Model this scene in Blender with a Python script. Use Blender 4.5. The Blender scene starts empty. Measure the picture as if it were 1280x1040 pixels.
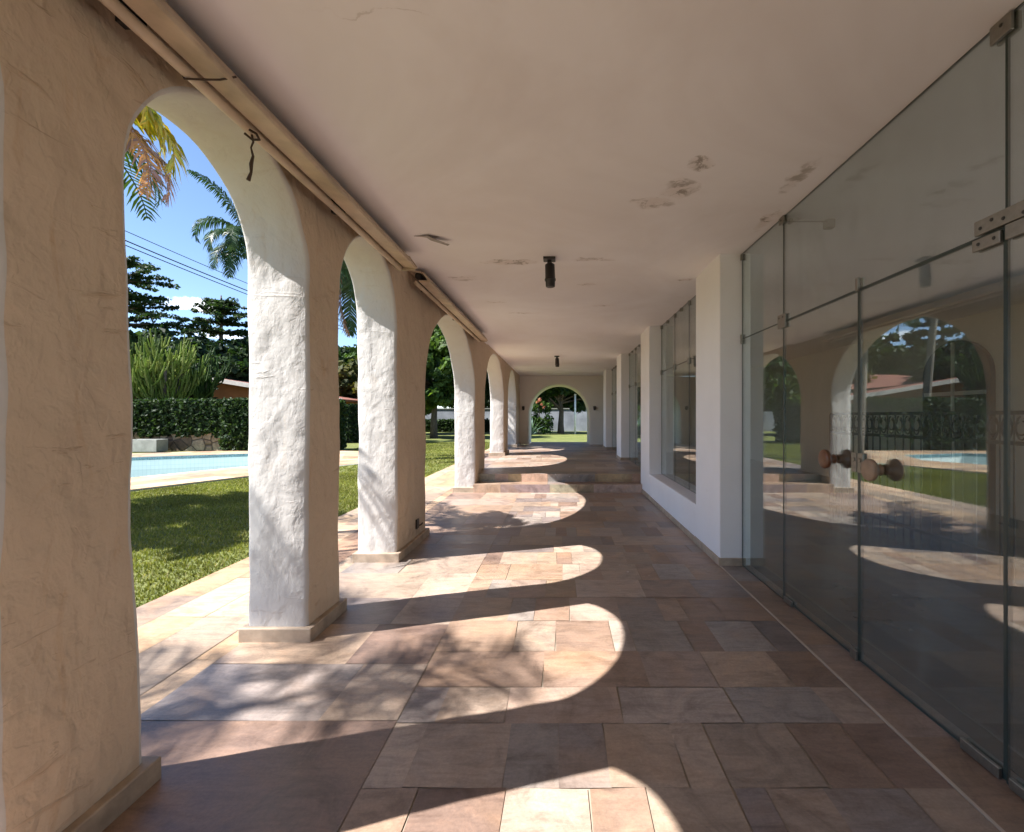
import bpy, bmesh, math, random
import numpy as np
from mathutils import Vector, noise as mnoise

random.seed(7)
RNG = np.random.default_rng(11)
S = bpy.context.scene
COL = S.collection
PI = math.pi
SUN = Vector((1.0, 0.32, -1.22)).normalized()      # direction the sunlight travels

# ------------------------------------------------------------------ materials
def new_mat(name):
    m = bpy.data.materials.new(name)
    m.use_nodes = True
    nt = m.node_tree
    b = nt.nodes['Principled BSDF']
    return m, nt, b

def nd(nt, t, **kw):
    n = nt.nodes.new(t)
    for k, v in kw.items():
        if k in n.inputs.keys():
            n.inputs[k].default_value = v
        else:
            setattr(n, k, v)
    return n

def lk(nt, a, b):
    nt.links.new(a, b)

def coords(nt, scale=(1, 1, 1)):
    t = nd(nt, 'ShaderNodeNewGeometry')
    mp = nd(nt, 'ShaderNodeMapping')
    mp.inputs['Scale'].default_value = scale
    lk(nt, t.outputs['Position'], mp.inputs['Vector'])
    return mp.outputs['Vector']

def ramp(nt, src, stops):
    r = nd(nt, 'ShaderNodeValToRGB')
    els = r.color_ramp.elements
    while len(els) < len(stops):
        els.new(0.5)
    for e, (p, c) in zip(els, stops):
        e.position = p
        e.color = (*c, 1) if len(c) == 3 else c
    lk(nt, src, r.inputs['Fac'])
    return r.outputs['Color']

def mixc(nt, fac, a, b, mode='MIX'):
    m = nd(nt, 'ShaderNodeMix', data_type='RGBA', blend_type=mode)
    for s, i in ((fac, 0), (a, 6), (b, 7)):
        if hasattr(s, 'links'):
            lk(nt, s, m.inputs[i])
        else:
            m.inputs[i].default_value = s if not isinstance(s, tuple) else (*s, 1)
    return m.outputs[2]

def math_(nt, op, a, b=None, c=None, clamp=False):
    m = nd(nt, 'ShaderNodeMath', operation=op, use_clamp=clamp)
    for s, i in ((a, 0), (b, 1), (c, 2)):
        if s is None:
            continue
        if hasattr(s, 'links'):
            lk(nt, s, m.inputs[i])
        else:
            m.inputs[i].default_value = s
    return m.outputs[0]

def noise(nt, vec, scale, detail=4, rough=0.55, dist=0.0):
    n = nd(nt, 'ShaderNodeTexNoise')
    n.inputs['Scale'].default_value = scale
    n.inputs['Detail'].default_value = detail
    n.inputs['Roughness'].default_value = rough
    n.inputs['Distortion'].default_value = dist
    lk(nt, vec, n.inputs['Vector'])
    return n.outputs['Fac']

def bump(nt, b, h, strength, dist):
    n = nd(nt, 'ShaderNodeBump')
    n.inputs['Strength'].default_value = strength
    n.inputs['Distance'].default_value = dist
    lk(nt, h, n.inputs['Height'])
    lk(nt, n.outputs['Normal'], b.inputs['Normal'])

def simple(name, col, rough=0.6, metal=0.0, var=0.12, scale=6.0, bmp=0.0, bscale=30):
    m, nt, b = new_mat(name)
    v = coords(nt)
    f = noise(nt, v, scale)
    c = ramp(nt, f, [(0.3, tuple(x * (1 - var) for x in col)), (0.7, tuple(min(1, x * (1 + var)) for x in col))])
    lk(nt, c, b.inputs['Base Color'])
    b.inputs['Roughness'].default_value = rough
    b.inputs['Metallic'].default_value = metal
    if bmp:
        bump(nt, b, noise(nt, v, bscale), bmp, 0.01)
    return m

def mat_plaster(name='rough_plaster', k=(1, 1, 1), bs=.42, dk=1.0):
    m, nt, b = new_mat(name)
    v = coords(nt)
    big = noise(nt, v, 1.4, 5, 0.6)
    fine = noise(nt, v, 14, 4, 0.6, 0.6)
    c = ramp(nt, big, [(0.25, (0.535, 0.505, 0.475)), (0.55, (0.58, 0.555, 0.53)), (0.8, (0.59, 0.57, 0.55))])
    dirt = ramp(nt, noise(nt, coords(nt, (5, 5, 2.2)), 1.0, 6, 0.7, 1.5), [(0.57, (0, 0, 0)), (0.72, (1, 1, 1))])
    c = mixc(nt, math_(nt, 'MULTIPLY', dirt, 0.42 * dk, clamp=True), c, (0.50, 0.41, 0.33))
    rt = nd(nt, 'ShaderNodeMapping'); rt.inputs['Rotation'].default_value = (.6, 0, 0); rt.inputs['Scale'].default_value = (2, 2.2, 9)
    lk(nt, v, rt.inputs['Vector'])
    stroke = ramp(nt, noise(nt, rt.outputs['Vector'], 1.0, 5, 0.62, 1.2), [(0.62, (0, 0, 0)), (0.70, (1, 1, 1))])
    c = mixc(nt, math_(nt, 'MULTIPLY', stroke, 0.22 * dk, clamp=True), c, (0.40, 0.31, 0.23))
    scf = ramp(nt, noise(nt, coords(nt, (3, 4, 11)), 1.0, 4, 0.6, 2.0), [(0.70, (0, 0, 0)), (0.76, (1, 1, 1))])
    c = mixc(nt, math_(nt, 'MULTIPLY', scf, 0.38 * dk, clamp=True), c, (0.36, 0.28, 0.21))
    c = mixc(nt, 1.0, c, k, 'MULTIPLY')
    lk(nt, c, b.inputs['Base Color'])
    b.inputs['Roughness'].default_value = 0.75
    # trowel relief : broad smeared lumps + sparse ridges
    wv = coords(nt, (1.0, 1.0, 0.75))
    lump = noise(nt, wv, 5.0, 2, 0.45, 0.25)
    lump2 = noise(nt, wv, 13.0, 3, 0.55, 0.3)
    sm = noise(nt, coords(nt, (1.6, 1.6, 1.0)), 2.6, 2, 0.4, 0.6)
    crease = math_(nt, 'ABSOLUTE', math_(nt, 'SUBTRACT', sm, 0.5))
    crease = math_(nt, 'SUBTRACT', 1.0, math_(nt, 'MULTIPLY', crease, 30.0), clamp=True)
    gate = ramp(nt, noise(nt, v, 3.3, 2, 0.5), [(0.50, (0, 0, 0)), (0.60, (1, 1, 1))])
    crease = math_(nt, 'MULTIPLY', crease, gate)
    pl = ramp(nt, noise(nt, coords(nt, (1.0, 1.3, 0.7)), 3.6, 3, 0.5, 0.4), [(0.40, (0, 0, 0)), (0.49, (.5, .5, .5)), (0.66, (1, 1, 1))])
    pl2 = ramp(nt, noise(nt, coords(nt, (1.2, 1.0, 0.8)), 9.0, 3, 0.6, 0.4), [(0.46, (0, 0, 0)), (0.50, (.6, .6, .6)), (0.66, (1, 1, 1))])
    h = math_(nt, 'ADD', lump, math_(nt, 'MULTIPLY', lump2, 0.30))
    h = math_(nt, 'ADD', h, math_(nt, 'MULTIPLY', pl, 0.22))
    h = math_(nt, 'ADD', h, math_(nt, 'MULTIPLY', pl2, 0.05))
    h = math_(nt, 'ADD', h, math_(nt, 'MULTIPLY', stroke, 0.10))
    h = math_(nt, 'ADD', h, math_(nt, 'MULTIPLY', crease, 0.03))
    h = math_(nt, 'ADD', h, math_(nt, 'MULTIPLY', fine, 0.07))
    h = math_(nt, 'ADD', h, math_(nt, 'MULTIPLY', noise(nt, v, 75, 3, 0.7), 0.025))
    bump(nt, b, h, bs, 0.045)
    return m

def mat_smooth_wall(name, col):
    m, nt, b = new_mat(name)
    v = coords(nt)
    f = noise(nt, v, 1.1, 6, 0.65)
    c = ramp(nt, f, [(0.3, tuple(x * 0.93 for x in col)), (0.7, col)])
    sc = ramp(nt, noise(nt, coords(nt, (3, 3, 9)), 1.0, 5, 0.7, 0.8), [(0.66, (0, 0, 0)), (0.74, (1, 1, 1))])
    c = mixc(nt, math_(nt, 'MULTIPLY', sc, 0.10), c, (0.42, 0.34, 0.27))
    lk(nt, c, b.inputs['Base Color'])
    b.inputs['Roughness'].default_value = 0.6
    bump(nt, b, noise(nt, v, 22, 4, 0.6), 0.15, 0.008)
    return m

def mat_ceiling():
    m, nt, b = new_mat('ceiling_paint')
    v = coords(nt)
    f = noise(nt, v, 0.8, 5, 0.6)
    c = ramp(nt, f, [(0.3, (0.87, 0.84, 0.865)), (0.7, (0.915, 0.89, 0.915))])
    stains = [(-1.09, 4.07, 0.13, 0.035, 1.0), (-0.50, 4.75, 0.30, 0.09, 0.9), (0.30, 4.66, 0.24, 0.06, .55),
              (0.33, 5.55, 0.13, 0.06, .7), (0.80, 3.22, 0.14, 0.16, .75), (0.84, 2.88, 0.10, 0.07, .85), (0.64, 3.42, 0.15, 0.10, .75),
              (1.37, 5.36, 0.10, 0.05, .9), (1.52, 3.05, 0.07, 0.24, .55), (1.60, 3.75, 0.06, 0.20, .8),
              (-0.85, 6.4, 0.16, 0.05, .6), (-0.55, 7.1, 0.3, .06, .5), (0.6, 6.6, .2, .05, .5), (-0.7, 1.8, 0.3, 0.006, .22),
              (-1.1, 5.3, .2, .1, .45)]
    nz = nd(nt, 'ShaderNodeTexNoise'); nz.inputs['Scale'].default_value = 7.0; nz.inputs['Detail'].default_value = 5
    lk(nt, v, nz.inputs['Vector'])
    ad = nd(nt, 'ShaderNodeVectorMath', operation='MULTIPLY_ADD')
    lk(nt, nz.outputs['Color'], ad.inputs[0]); ad.inputs[1].default_value = (0.20, 0.20, 0)
    sub = nd(nt, 'ShaderNodeVectorMath', operation='SUBTRACT')
    lk(nt, v, sub.inputs[0]); sub.inputs[1].default_value = (0.10, 0.10, 0)
    lk(nt, sub.outputs[0], ad.inputs[2])
    sx = nd(nt, 'ShaderNodeSeparateXYZ'); lk(nt, ad.outputs[0], sx.inputs[0])
    tot = None
    for (x, y, rx, ry, a) in stains:
        dx = math_(nt, 'DIVIDE', math_(nt, 'SUBTRACT', sx.outputs[0], x), rx)
        dy = math_(nt, 'DIVIDE', math_(nt, 'SUBTRACT', sx.outputs[1], y), ry)
        d = math_(nt, 'ADD', math_(nt, 'MULTIPLY', dx, dx), math_(nt, 'MULTIPLY', dy, dy))
        k = math_(nt, 'MULTIPLY', math_(nt, 'SUBTRACT', 1.0, d, clamp=True), a)
        tot = k if tot is None else math_(nt, 'MAXIMUM', tot, k)
    br = ramp(nt, noise(nt, v, 8, 7, 0.72, 0.6), [(0.49, (0, 0, 0)), (0.57, (1, 1, 1))])
    fac = math_(nt, 'MULTIPLY', math_(nt, 'MULTIPLY', tot, br), 1.5, clamp=True)
    tint = math_(nt, 'MULTIPLY', tot, 0.34)
    wide = ramp(nt, noise(nt, v, .55, 5, 0.65, 0.6), [(0.45, (1, 1, 1)), (0.72, (0.90, 0.875, 0.86))])
    c = mixc(nt, 1.0, c, wide, 'MULTIPLY')
    c = mixc(nt, tint, c, (0.56, 0.42, 0.34))
    c = mixc(nt, math_(nt, 'MULTIPLY', fac, .8), c, (0.27, 0.225, 0.185))
    lk(nt, c, b.inputs['Base Color'])
    b.inputs['Roughness'].default_value = 0.7
    h = math_(nt, 'SUBTRACT', noise(nt, v, 3.0, 4), math_(nt, 'MULTIPLY', fac, 0.5))
    bump(nt, b, h, 0.12, 0.02)
    return m

def mat_slab(name, gain=1.0, rough=0.42):
    m, nt, b = new_mat(name)
    at = nd(nt, 'ShaderNodeAttribute', attribute_name='tint')
    v = coords(nt)
    rnd = nd(nt, 'ShaderNodeAttribute', attribute_name='tint2')
    off = nd(nt, 'ShaderNodeVectorMath', operation='MULTIPLY_ADD')
    lk(nt, rnd.outputs['Color'], off.inputs[0]); off.inputs[1].default_value = (40, 40, 40); lk(nt, v, off.inputs[2])
    veins = noise(nt, off.outputs[0], 3.2, 8, 0.68, 1.6)
    wide = noise(nt, off.outputs[0], 1.5, 3, 0.5, 0.8)
    c = mixc(nt, 1.0, at.outputs['Color'], ramp(nt, veins, [(0.25, (0.50, 0.47, 0.46)), (0.5, (0.98, 0.98, 0.98)), (0.75, (1.28, 1.20, 1.12))]), 'MULTIPLY')
    c = mixc(nt, ramp(nt, wide, [(0.52, (0, 0, 0)), (0.75, (.55, .55, .55))]), c, (0.47 * gain, 0.29 * gain, 0.17 * gain))
    grit = noise(nt, v, 70, 3, 0.7)
    c = mixc(nt, 1.0, c, ramp(nt, grit, [(0.3, (0.86, 0.86, 0.86)), (0.7, (1.08, 1.08, 1.08))]), 'MULTIPLY')
    gm = nd(nt, 'ShaderNodeMapping'); gm.inputs['Scale'].default_value = (3, 16, 3)
    lk(nt, off.outputs[0], gm.inputs['Vector'])
    grain = noise(nt, gm.outputs['Vector'], 1.5, 6, 0.7, 0.8)
    c = mixc(nt, 1.0, c, ramp(nt, grain, [(0.30, (0.78, 0.76, 0.75)), (0.52, (1, 1, 1)), (0.75, (1.14, 1.11, 1.08))]), 'MULTIPLY')
    stn = ramp(nt, noise(nt, v, 0.9, 6, 0.68, 0.5), [(0.50, (1, 1, 1)), (0.70, (0.74, 0.71, 0.69))])
    c = mixc(nt, 1.0, c, stn, 'MULTIPLY')
    # paint and lime splashes
    sp = nd(nt, 'ShaderNodeTexVoronoi'); sp.inputs['Scale'].default_value = 5.5
    lk(nt, v, sp.inputs['Vector'])
    spn = noise(nt, v, 1.3, 2)
    spk = math_(nt, 'MULTIPLY', ramp(nt, sp.outputs['Distance'], [(0.045, (1, 1, 1)), (0.07, (0, 0, 0))]), ramp(nt, spn, [(0.60, (0, 0, 0)), (0.64, (1, 1, 1))]))
    c = mixc(nt, math_(nt, 'MULTIPLY', spk, 0.7), c, (0.75, 0.72, 0.68))
    lk(nt, c, b.inputs['Base Color'])
    r = ramp(nt, veins, [(0.3, (rough - .08,) * 3), (0.7, (rough + .14,) * 3)])
    lk(nt, r, b.inputs['Roughness'])
    h = math_(nt, 'ADD', math_(nt, 'MULTIPLY', veins, 1.0), math_(nt, 'MULTIPLY', grit, 0.12))
    bump(nt, b, h, 0.28, 0.012)
    return m

def mat_grass(name):
    m, nt, b = new_mat(name)
    v = coords(nt)
    a = noise(nt, v, 1.2, 5, 0.6)
    f = noise(nt, v, 60, 3, 0.7)
    c = ramp(nt, a, [(0.3, (0.11, 0.135, 0.028)), (0.5, (0.16, 0.185, 0.04)), (0.72, (0.23, 0.22, 0.075))])
    c = mixc(nt, 1.0, c, ramp(nt, f, [(0.3, (0.5, 0.5, 0.5)), (0.7, (1.25, 1.25, 1.2))]), 'MULTIPLY')
    lk(nt, c, b.inputs['Base Color'])
    b.inputs['Roughness'].default_value = 0.8
    bump(nt, b, f, 0.8, 0.03)
    return m

def mat_leaf(name, trans=0.35, rough=0.6):
    m, nt, b = new_mat(name)
    b.inputs['Specular IOR Level'].default_value = 0.25
    at = nd(nt, 'ShaderNodeAttribute', attribute_name='tint')
    lk(nt, at.outputs['Color'], b.inputs['Base Color'])
    b.inputs['Roughness'].default_value = rough
    tr = nd(nt, 'ShaderNodeBsdfTranslucent')
    c2 = mixc(nt, 1.0, at.outputs['Color'], (1.25, 1.3, 0.6), 'MULTIPLY')
    lk(nt, c2, tr.inputs['Color'])
    mx = nd(nt, 'ShaderNodeMixShader'); mx.inputs[0].default_value = trans
    lk(nt, b.outputs[0], mx.inputs[1]); lk(nt, tr.outputs[0], mx.inputs[2])
    lk(nt, mx.outputs[0], nt.nodes['Material Output'].inputs['Surface'])
    return m

def mat_bark(name, c0, c1, sc=(6, 6, 1.5)):
    m, nt, b = new_mat(name)
    v = coords(nt, sc)
    f = noise(nt, v, 2.0, 6, 0.7, 0.5)
    lk(nt, ramp(nt, f, [(0.3, c0), (0.7, c1)]), b.inputs['Base Color'])
    b.inputs['Roughness'].default_value = 0.9
    bump(nt, b, f, 0.7, 0.04)
    return m

def mat_glass():
    m, nt, b = new_mat('tinted_glass')
    nt.nodes.remove(b)
    tr = nd(nt, 'ShaderNodeBsdfTransparent'); tr.inputs['Color'].default_value = (0.87, 0.90, 0.885, 1)
    gl = nd(nt, 'ShaderNodeBsdfGlossy'); gl.inputs['Roughness'].default_value = 0.012
    gl.inputs['Color'].default_value = (0.90, 0.93, 0.92, 1)
    v = coords(nt)
    smear = noise(nt, coords(nt, (1, 1, .5)), 2.5, 5, 0.6, 1.0)
    r = ramp(nt, smear, [(0.45, (0.004,) * 3), (0.8, (0.05,) * 3)])
    lk(nt, r, gl.inputs['Roughness'])
    bp = nd(nt, 'ShaderNodeBump'); bp.inputs['Strength'].default_value = 0.05; bp.inputs['Distance'].default_value = 0.02
    lk(nt, noise(nt, v, 1.1, 1), bp.inputs['Height']); lk(nt, bp.outputs[0], gl.inputs['Normal'])
    fr = nd(nt, 'ShaderNodeFresnel')
    bf = nd(nt, 'ShaderNodeNewGeometry')
    ior = 1.62
    lk(nt, math_(nt, 'ADD', math_(nt, 'MULTIPLY', bf.outputs['Backfacing'], 1 / ior - ior), ior), fr.inputs['IOR'])
    fac = math_(nt, 'ADD', math_(nt, 'MULTIPLY', fr.outputs[0], 1.0), 0.10, clamp=True)
    # a film of dust that catches light
    df = nd(nt, 'ShaderNodeBsdfDiffuse'); df.inputs['Color'].default_value = (0.42, 0.46, 0.44, 1)
    mx = nd(nt, 'ShaderNodeMixShader'); lk(nt, fac, mx.inputs[0])
    lk(nt, tr.outputs[0], mx.inputs[1]); lk(nt, gl.outputs[0], mx.inputs[2])
    m2 = nd(nt, 'ShaderNodeMixShader'); lk(nt, ramp(nt, smear, [(0.3, (0.03,) * 3), (0.55, (0.05,) * 3), (0.8, (0.13,) * 3)]), m2.inputs[0])
    lk(nt, mx.outputs[0], m2.inputs[1]); lk(nt, df.outputs[0], m2.inputs[2])
    lk(nt, m2.outputs[0], nt.nodes['Material Output'].inputs['Surface'])
    return m

def mat_tiles_roof():
    m, nt, b = new_mat('roof_tiles')
    v = coords(nt)
    w = nd(nt, 'ShaderNodeTexWave', wave_type='BANDS', bands_direction='X')
    w.inputs['Scale'].default_value = 1.6; w.inputs['Distortion'].default_value = 0.4
    lk(nt, v, w.inputs['Vector'])
    f = noise(nt, v, 3, 5, 0.7)
    c = ramp(nt, f, [(0.3, (0.20, 0.075, 0.055)), (0.7, (0.34, 0.15, 0.11))])
    lk(nt, c, b.inputs['Base Color']); b.inputs['Roughness'].default_value = 0.85
    bump(nt, b, w.outputs['Fac'], 0.8, 0.08)
    return m

def mat_rubble():
    m, nt, b = new_mat('rubble_stone')
    v = coords(nt)
    vo = nd(nt, 'ShaderNodeTexVoronoi', feature='DISTANCE_TO_EDGE'); vo.inputs['Scale'].default_value = 2.6
    vc = nd(nt, 'ShaderNodeTexVoronoi'); vc.inputs['Scale'].default_value = 2.6
    lk(nt, v, vo.inputs['Vector']); lk(nt, v, vc.inputs['Vector'])
    hs = nd(nt, 'ShaderNodeSeparateColor'); lk(nt, vc.outputs['Color'], hs.inputs[0])
    c = ramp(nt, hs.outputs[0], [(0.1, (0.12, 0.08, 0.05)), (0.5, (0.26, 0.18, 0.115)), (0.9, (0.36, 0.28, 0.19))])  # stone tones lowered to stand in for shade below the hedge
    c = mixc(nt, 1.0, c, ramp(nt, noise(nt, v, 9, 5), [(0.3, (.6, .6, .6)), (0.7, (1.2, 1.2, 1.2))]), 'MULTIPLY')
    ed = ramp(nt, vo.outputs['Distance'], [(0.0, (0, 0, 0)), (0.07, (1, 1, 1))])
    c = mixc(nt, ed, (0.07, 0.055, 0.04), c)
    lk(nt, c, b.inputs['Base Color']); b.inputs['Roughness'].default_value = 0.9
    bump(nt, b, ed, 0.8, 0.05)
    return m

def mat_pool_tile():
    m, nt, b = new_mat('pool_tiles')
    v = coords(nt)
    br = nd(nt, 'ShaderNodeTexBrick', offset=0.0)
    br.inputs['Scale'].default_value = 1.0
    br.inputs['Brick Width'].default_value = 0.15; br.inputs['Row Height'].default_value = 0.15
    br.inputs['Mortar Size'].default_value = 0.006
    br.inputs['Color1'].default_value = (0.66, 0.73, 0.71, 1); br.inputs['Color2'].default_value = (0.70, 0.77, 0.74, 1)
    br.inputs['Mortar'].default_value = (0.55, 0.63, 0.62, 1)
    sx = nd(nt, 'ShaderNodeSeparateXYZ'); lk(nt, v, sx.inputs[0])
    cb = nd(nt, 'ShaderNodeCombineXYZ')
    lk(nt, math_(nt, 'ADD', sx.outputs[0], sx.outputs[1]), cb.inputs[0]); lk(nt, sx.outputs[2], cb.inputs[1])
    lk(nt, cb.outputs[0], br.inputs['Vector'])
    lk(nt, br.outputs['Color'], b.inputs['Base Color']); b.inputs['Roughness'].default_value = 0.3
    return m

def mat_water():
    m, nt, b = new_mat('pool_water')
    nt.nodes.remove(b)
    v = coords(nt)
    tr = nd(nt, 'ShaderNodeBsdfTransparent'); tr.inputs['Color'].default_value = (0.94, 0.985, 0.97, 1)
    gl = nd(nt, 'ShaderNodeBsdfGlossy'); gl.inputs['Roughness'].default_value = 0.02
    bp = nd(nt, 'ShaderNodeBump'); bp.inputs['Strength'].default_value = 0.15; bp.inputs['Distance'].default_value = 0.03
    lk(nt, noise(nt, v, 4, 3), bp.inputs['Height']); lk(nt, bp.outputs[0], gl.inputs['Normal'])
    fr = nd(nt, 'ShaderNodeFresnel'); bf = nd(nt, 'ShaderNodeNewGeometry')
    lk(nt, math_(nt, 'ADD', math_(nt, 'MULTIPLY', bf.outputs['Backfacing'], 1 / 1.2 - 1.2), 1.2), fr.inputs['IOR'])
    mx = nd(nt, 'ShaderNodeMixShader'); lk(nt, fr.outputs[0], mx.inputs[0])
    lk(nt, tr.outputs[0], mx.inputs[1]); lk(nt, gl.outputs[0], mx.inputs[2])
    lk(nt, mx.outputs[0], nt.nodes['Material Output'].inputs['Surface'])
    return m

M = dict(
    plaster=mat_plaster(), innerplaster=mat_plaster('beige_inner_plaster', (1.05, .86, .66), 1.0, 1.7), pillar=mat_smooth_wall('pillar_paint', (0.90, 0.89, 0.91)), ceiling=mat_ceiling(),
    endwall=mat_smooth_wall('end_wall_paint', (0.80, 0.76, 0.71)),
    slab=mat_slab('floor_slabs', .85, .36), walk=mat_slab('walk_slabs', 1.15, 0.6),
    mortar=simple('mortar', (0.33, 0.28, 0.22), 0.9),
    plinth=simple('plinth_stone', (0.40, 0.31, 0.23), 0.6, 0, 0.25, 9, 0.2),
    strip=simple('joint_strip', (0.55, 0.46, 0.38), 0.7),
    grass=mat_grass('lawn_grass'), leaf=mat_leaf('foliage'), blade=mat_leaf('grass_blades', 0.3, 0.6),
    palm=mat_leaf('palm_leaflets', 0.3, 0.38),
    bark=mat_bark('bark', (0.05, 0.038, 0.028), (0.16, 0.125, 0.09)),
    palmbark=mat_bark('palm_bark', (0.11, 0.09, 0.07), (0.27, 0.24, 0.20), (2, 2, 14)),
    glass=mat_glass(), chrome=simple('brushed_metal', (0.30, 0.28, 0.25), 0.42, 1.0, 0.1, 40),
    darkmetal=simple('dark_metal', (0.035, 0.032, 0.03), 0.45, 0.3), iron=simple('wrought_iron', (0.012, 0.012, 0.013), 0.5),
    seal=simple('glass_edge', (0.03, 0.045, 0.042), 0.3),
    knob=simple('turned_wood', (0.16, 0.065, 0.03), 0.32, 0, 0.35, 14),
    knob2=simple('worn_wood', (0.27, 0.18, 0.12), 0.5, 0, 0.3, 14),
    awning=simple('awning_casing', (0.50, 0.39, 0.28), 0.5, 0, 0.26, 4.5, .15, 9), awningbar=simple('awning_bar', (0.60, 0.47, 0.34), 0.5, 0, 0.15, 5),
    dark=simple('dark_gap', (0.02, 0.017, 0.014), 0.8), rope=simple('old_cord', (0.07, 0.045, 0.03), 0.9),
    roof=mat_tiles_roof(), orange=simple('terracotta_render', (0.52, 0.19, 0.075), 0.85, 0, 0.15, 2),
    verge=simple('verge_board', (0.62, 0.58, 0.53), 0.7), rubble=mat_rubble(), concrete=simple('concrete', (0.30, 0.31, 0.28), 0.85, 0, 0.2, 4),
    pooltile=mat_pool_tile(), bluetile=simple('blue_tile_band', (0.13, 0.24, 0.27), 0.3, 0, 0.5, 25), water=mat_water(),
    deck=mat_slab('deck_slabs', 1.25, 0.7), shadedwall=simple('white_wall_shade_tint', (0.27, 0.29, 0.33), 0.85, 0, 0.3, .8),  # the boundary wall's lowered grey-blue colour stands in for tree shade
    hedgecore=simple('hedge_core', (.012, .022, .008), .95),
    flake=simple('loose_paint', (.36, .33, .31), .8, 0, .3, 20),
    bounceyard=simple('bounce_paving', (.55, .50, .44), .8, 0, .15, 1),
    post=simple('white_post', (0.78, 0.78, 0.78), 0.5), cable=simple('cable', (0.02, 0.02, 0.022), 0.6),
    roomfloor=simple('room_floor', (0.10, 0.075, 0.06), 0.25, 0, 0.25, 2), roomwall=mat_smooth_wall('room_wall', (0.84, 0.78, 0.70)),
    darkwood=simple('dark_wood', (0.02, 0.014, 0.011), 0.4, 0, 0.3, 8), roofslab=simple('roof_slab', (0.45, 0.42, 0.39), 0.9),
    flowers=mat_leaf('flower_petals', 0.3, 0.6),
)

# ------------------------------------------------------------------ mesh helpers
ORG = {}
def origin(o):
    return ORG.get(o.name, Vector((0, 0, 0))) if o else Vector((0, 0, 0))

def put(name, mesh, mat, parent):
    o = bpy.data.objects.new(name, mesh)
    COL.objects.link(o)
    if parent is not None:
        o.parent = parent
        ORG[o.name] = origin(parent)
    if mat is not None:
        mesh.materials.append(mat)
    return o

def tag(o, label=None, cat=None, group=None, kind=None):
    if label: o['label'] = label
    if cat: o['category'] = cat
    if group: o['group'] = group
    if kind: o['kind'] = kind
    return o

def thing(name, label, cat, loc, group=None):
    o = bpy.data.objects.new(name, None)
    COL.objects.link(o)
    o.location = loc
    o.empty_display_size = 0.2
    ORG[o.name] = Vector(loc)
    return tag(o, label, cat, group)

class MB:
    def __init__(s):
        s.v = []; s.f = []
    def quad(s, a, b, c, d):
        n = len(s.v); s.v += [a, b, c, d]; s.f.append((n, n + 1, n + 2, n + 3))
    def box(s, x0, x1, y0, y1, z0, z1):
        n = len(s.v)
        s.v += [(x, y, z) for x in (x0, x1) for y in (y0, y1) for z in (z0, z1)]
        for f in ((0, 1, 3, 2), (4, 6, 7, 5), (0, 4, 5, 1), (2, 3, 7, 6), (0, 2, 6, 4), (1, 5, 7, 3)):
            s.f.append(tuple(n + i for i in f))
    def tube(s, pts, rad, seg=8, cap=True):
        pts = [Vector(p) for p in pts]
        if not hasattr(rad, '__len__'): rad = [rad] * len(pts)
        n0 = len(s.v); up = Vector((0, 0, 1)); prev = None
        for i, p in enumerate(pts):
            d = (pts[min(i + 1, len(pts) - 1)] - pts[max(i - 1, 0)]).normalized()
            if prev is None:
                a = d.cross(up) if abs(d.z) < 0.95 else d.cross(Vector((1, 0, 0)))
            else:
                a = prev - d * prev.dot(d)
            a.normalize(); prev = a; b = d.cross(a)
            for k in range(seg):
                t = 2 * PI * k / seg
                s.v.append(tuple(p + (a * math.cos(t) + b * math.sin(t)) * rad[i]))
        for i in range(len(pts) - 1):
            for k in range(seg):
                a0 = n0 + i * seg + k; a1 = n0 + i * seg + (k + 1) % seg
                s.f.append((a0, a1, a1 + seg, a0 + seg))
        if cap:
            s.f.append(tuple(n0 + k for k in range(seg))[::-1])
            e = n0 + (len(pts) - 1) * seg
            s.f.append(tuple(e + k for k in range(seg)))
    def lathe(s, c, axis, prof, seg=24):
        """prof: list of (t along axis, radius)"""
        axis = Vector(axis).normalized()
        s.tube([Vector(c) + axis * t for t, r in prof], [r for t, r in prof], seg)
    def prism_y(s, prof, y0, y1):
        n = len(s.v); m = len(prof)
        s.v += [(x, y0, z) for x, z in prof] + [(x, y1, z) for x, z in prof]
        for i in range(m):
            j = (i + 1) % m
            s.f.append((n + i, n + j, n + m + j, n + m + i))
        s.f.append(tuple(n + i for i in range(m))[::-1]); s.f.append(tuple(n + m + i for i in range(m)))
    def build(s, name, mat, parent=None, bevel=0.0, smooth=False, seg=2):
        o = origin(parent)
        me = bpy.data.meshes.new(name)
        me.from_pydata([(x - o.x, y - o.y, z - o.z) for x, y, z in s.v], [], s.f)
        bm = bmesh.new(); bm.from_mesh(me)
        bmesh.ops.recalc_face_normals(bm, faces=bm.faces)
        if bevel:
            ed = [e for e in bm.edges if len(e.link_faces) == 2 and e.calc_face_angle(0) > 0.6]
            bmesh.ops.bevel(bm, geom=ed, offset=bevel, segments=seg, affect='EDGES', clamp_overlap=True, profile=0.5)
        bm.to_mesh(me); bm.free()
        if smooth:
            me.polygons.foreach_set('use_smooth', [True] * len(me.polygons))
        me.update()
        return put(name, me, mat, parent)

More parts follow.
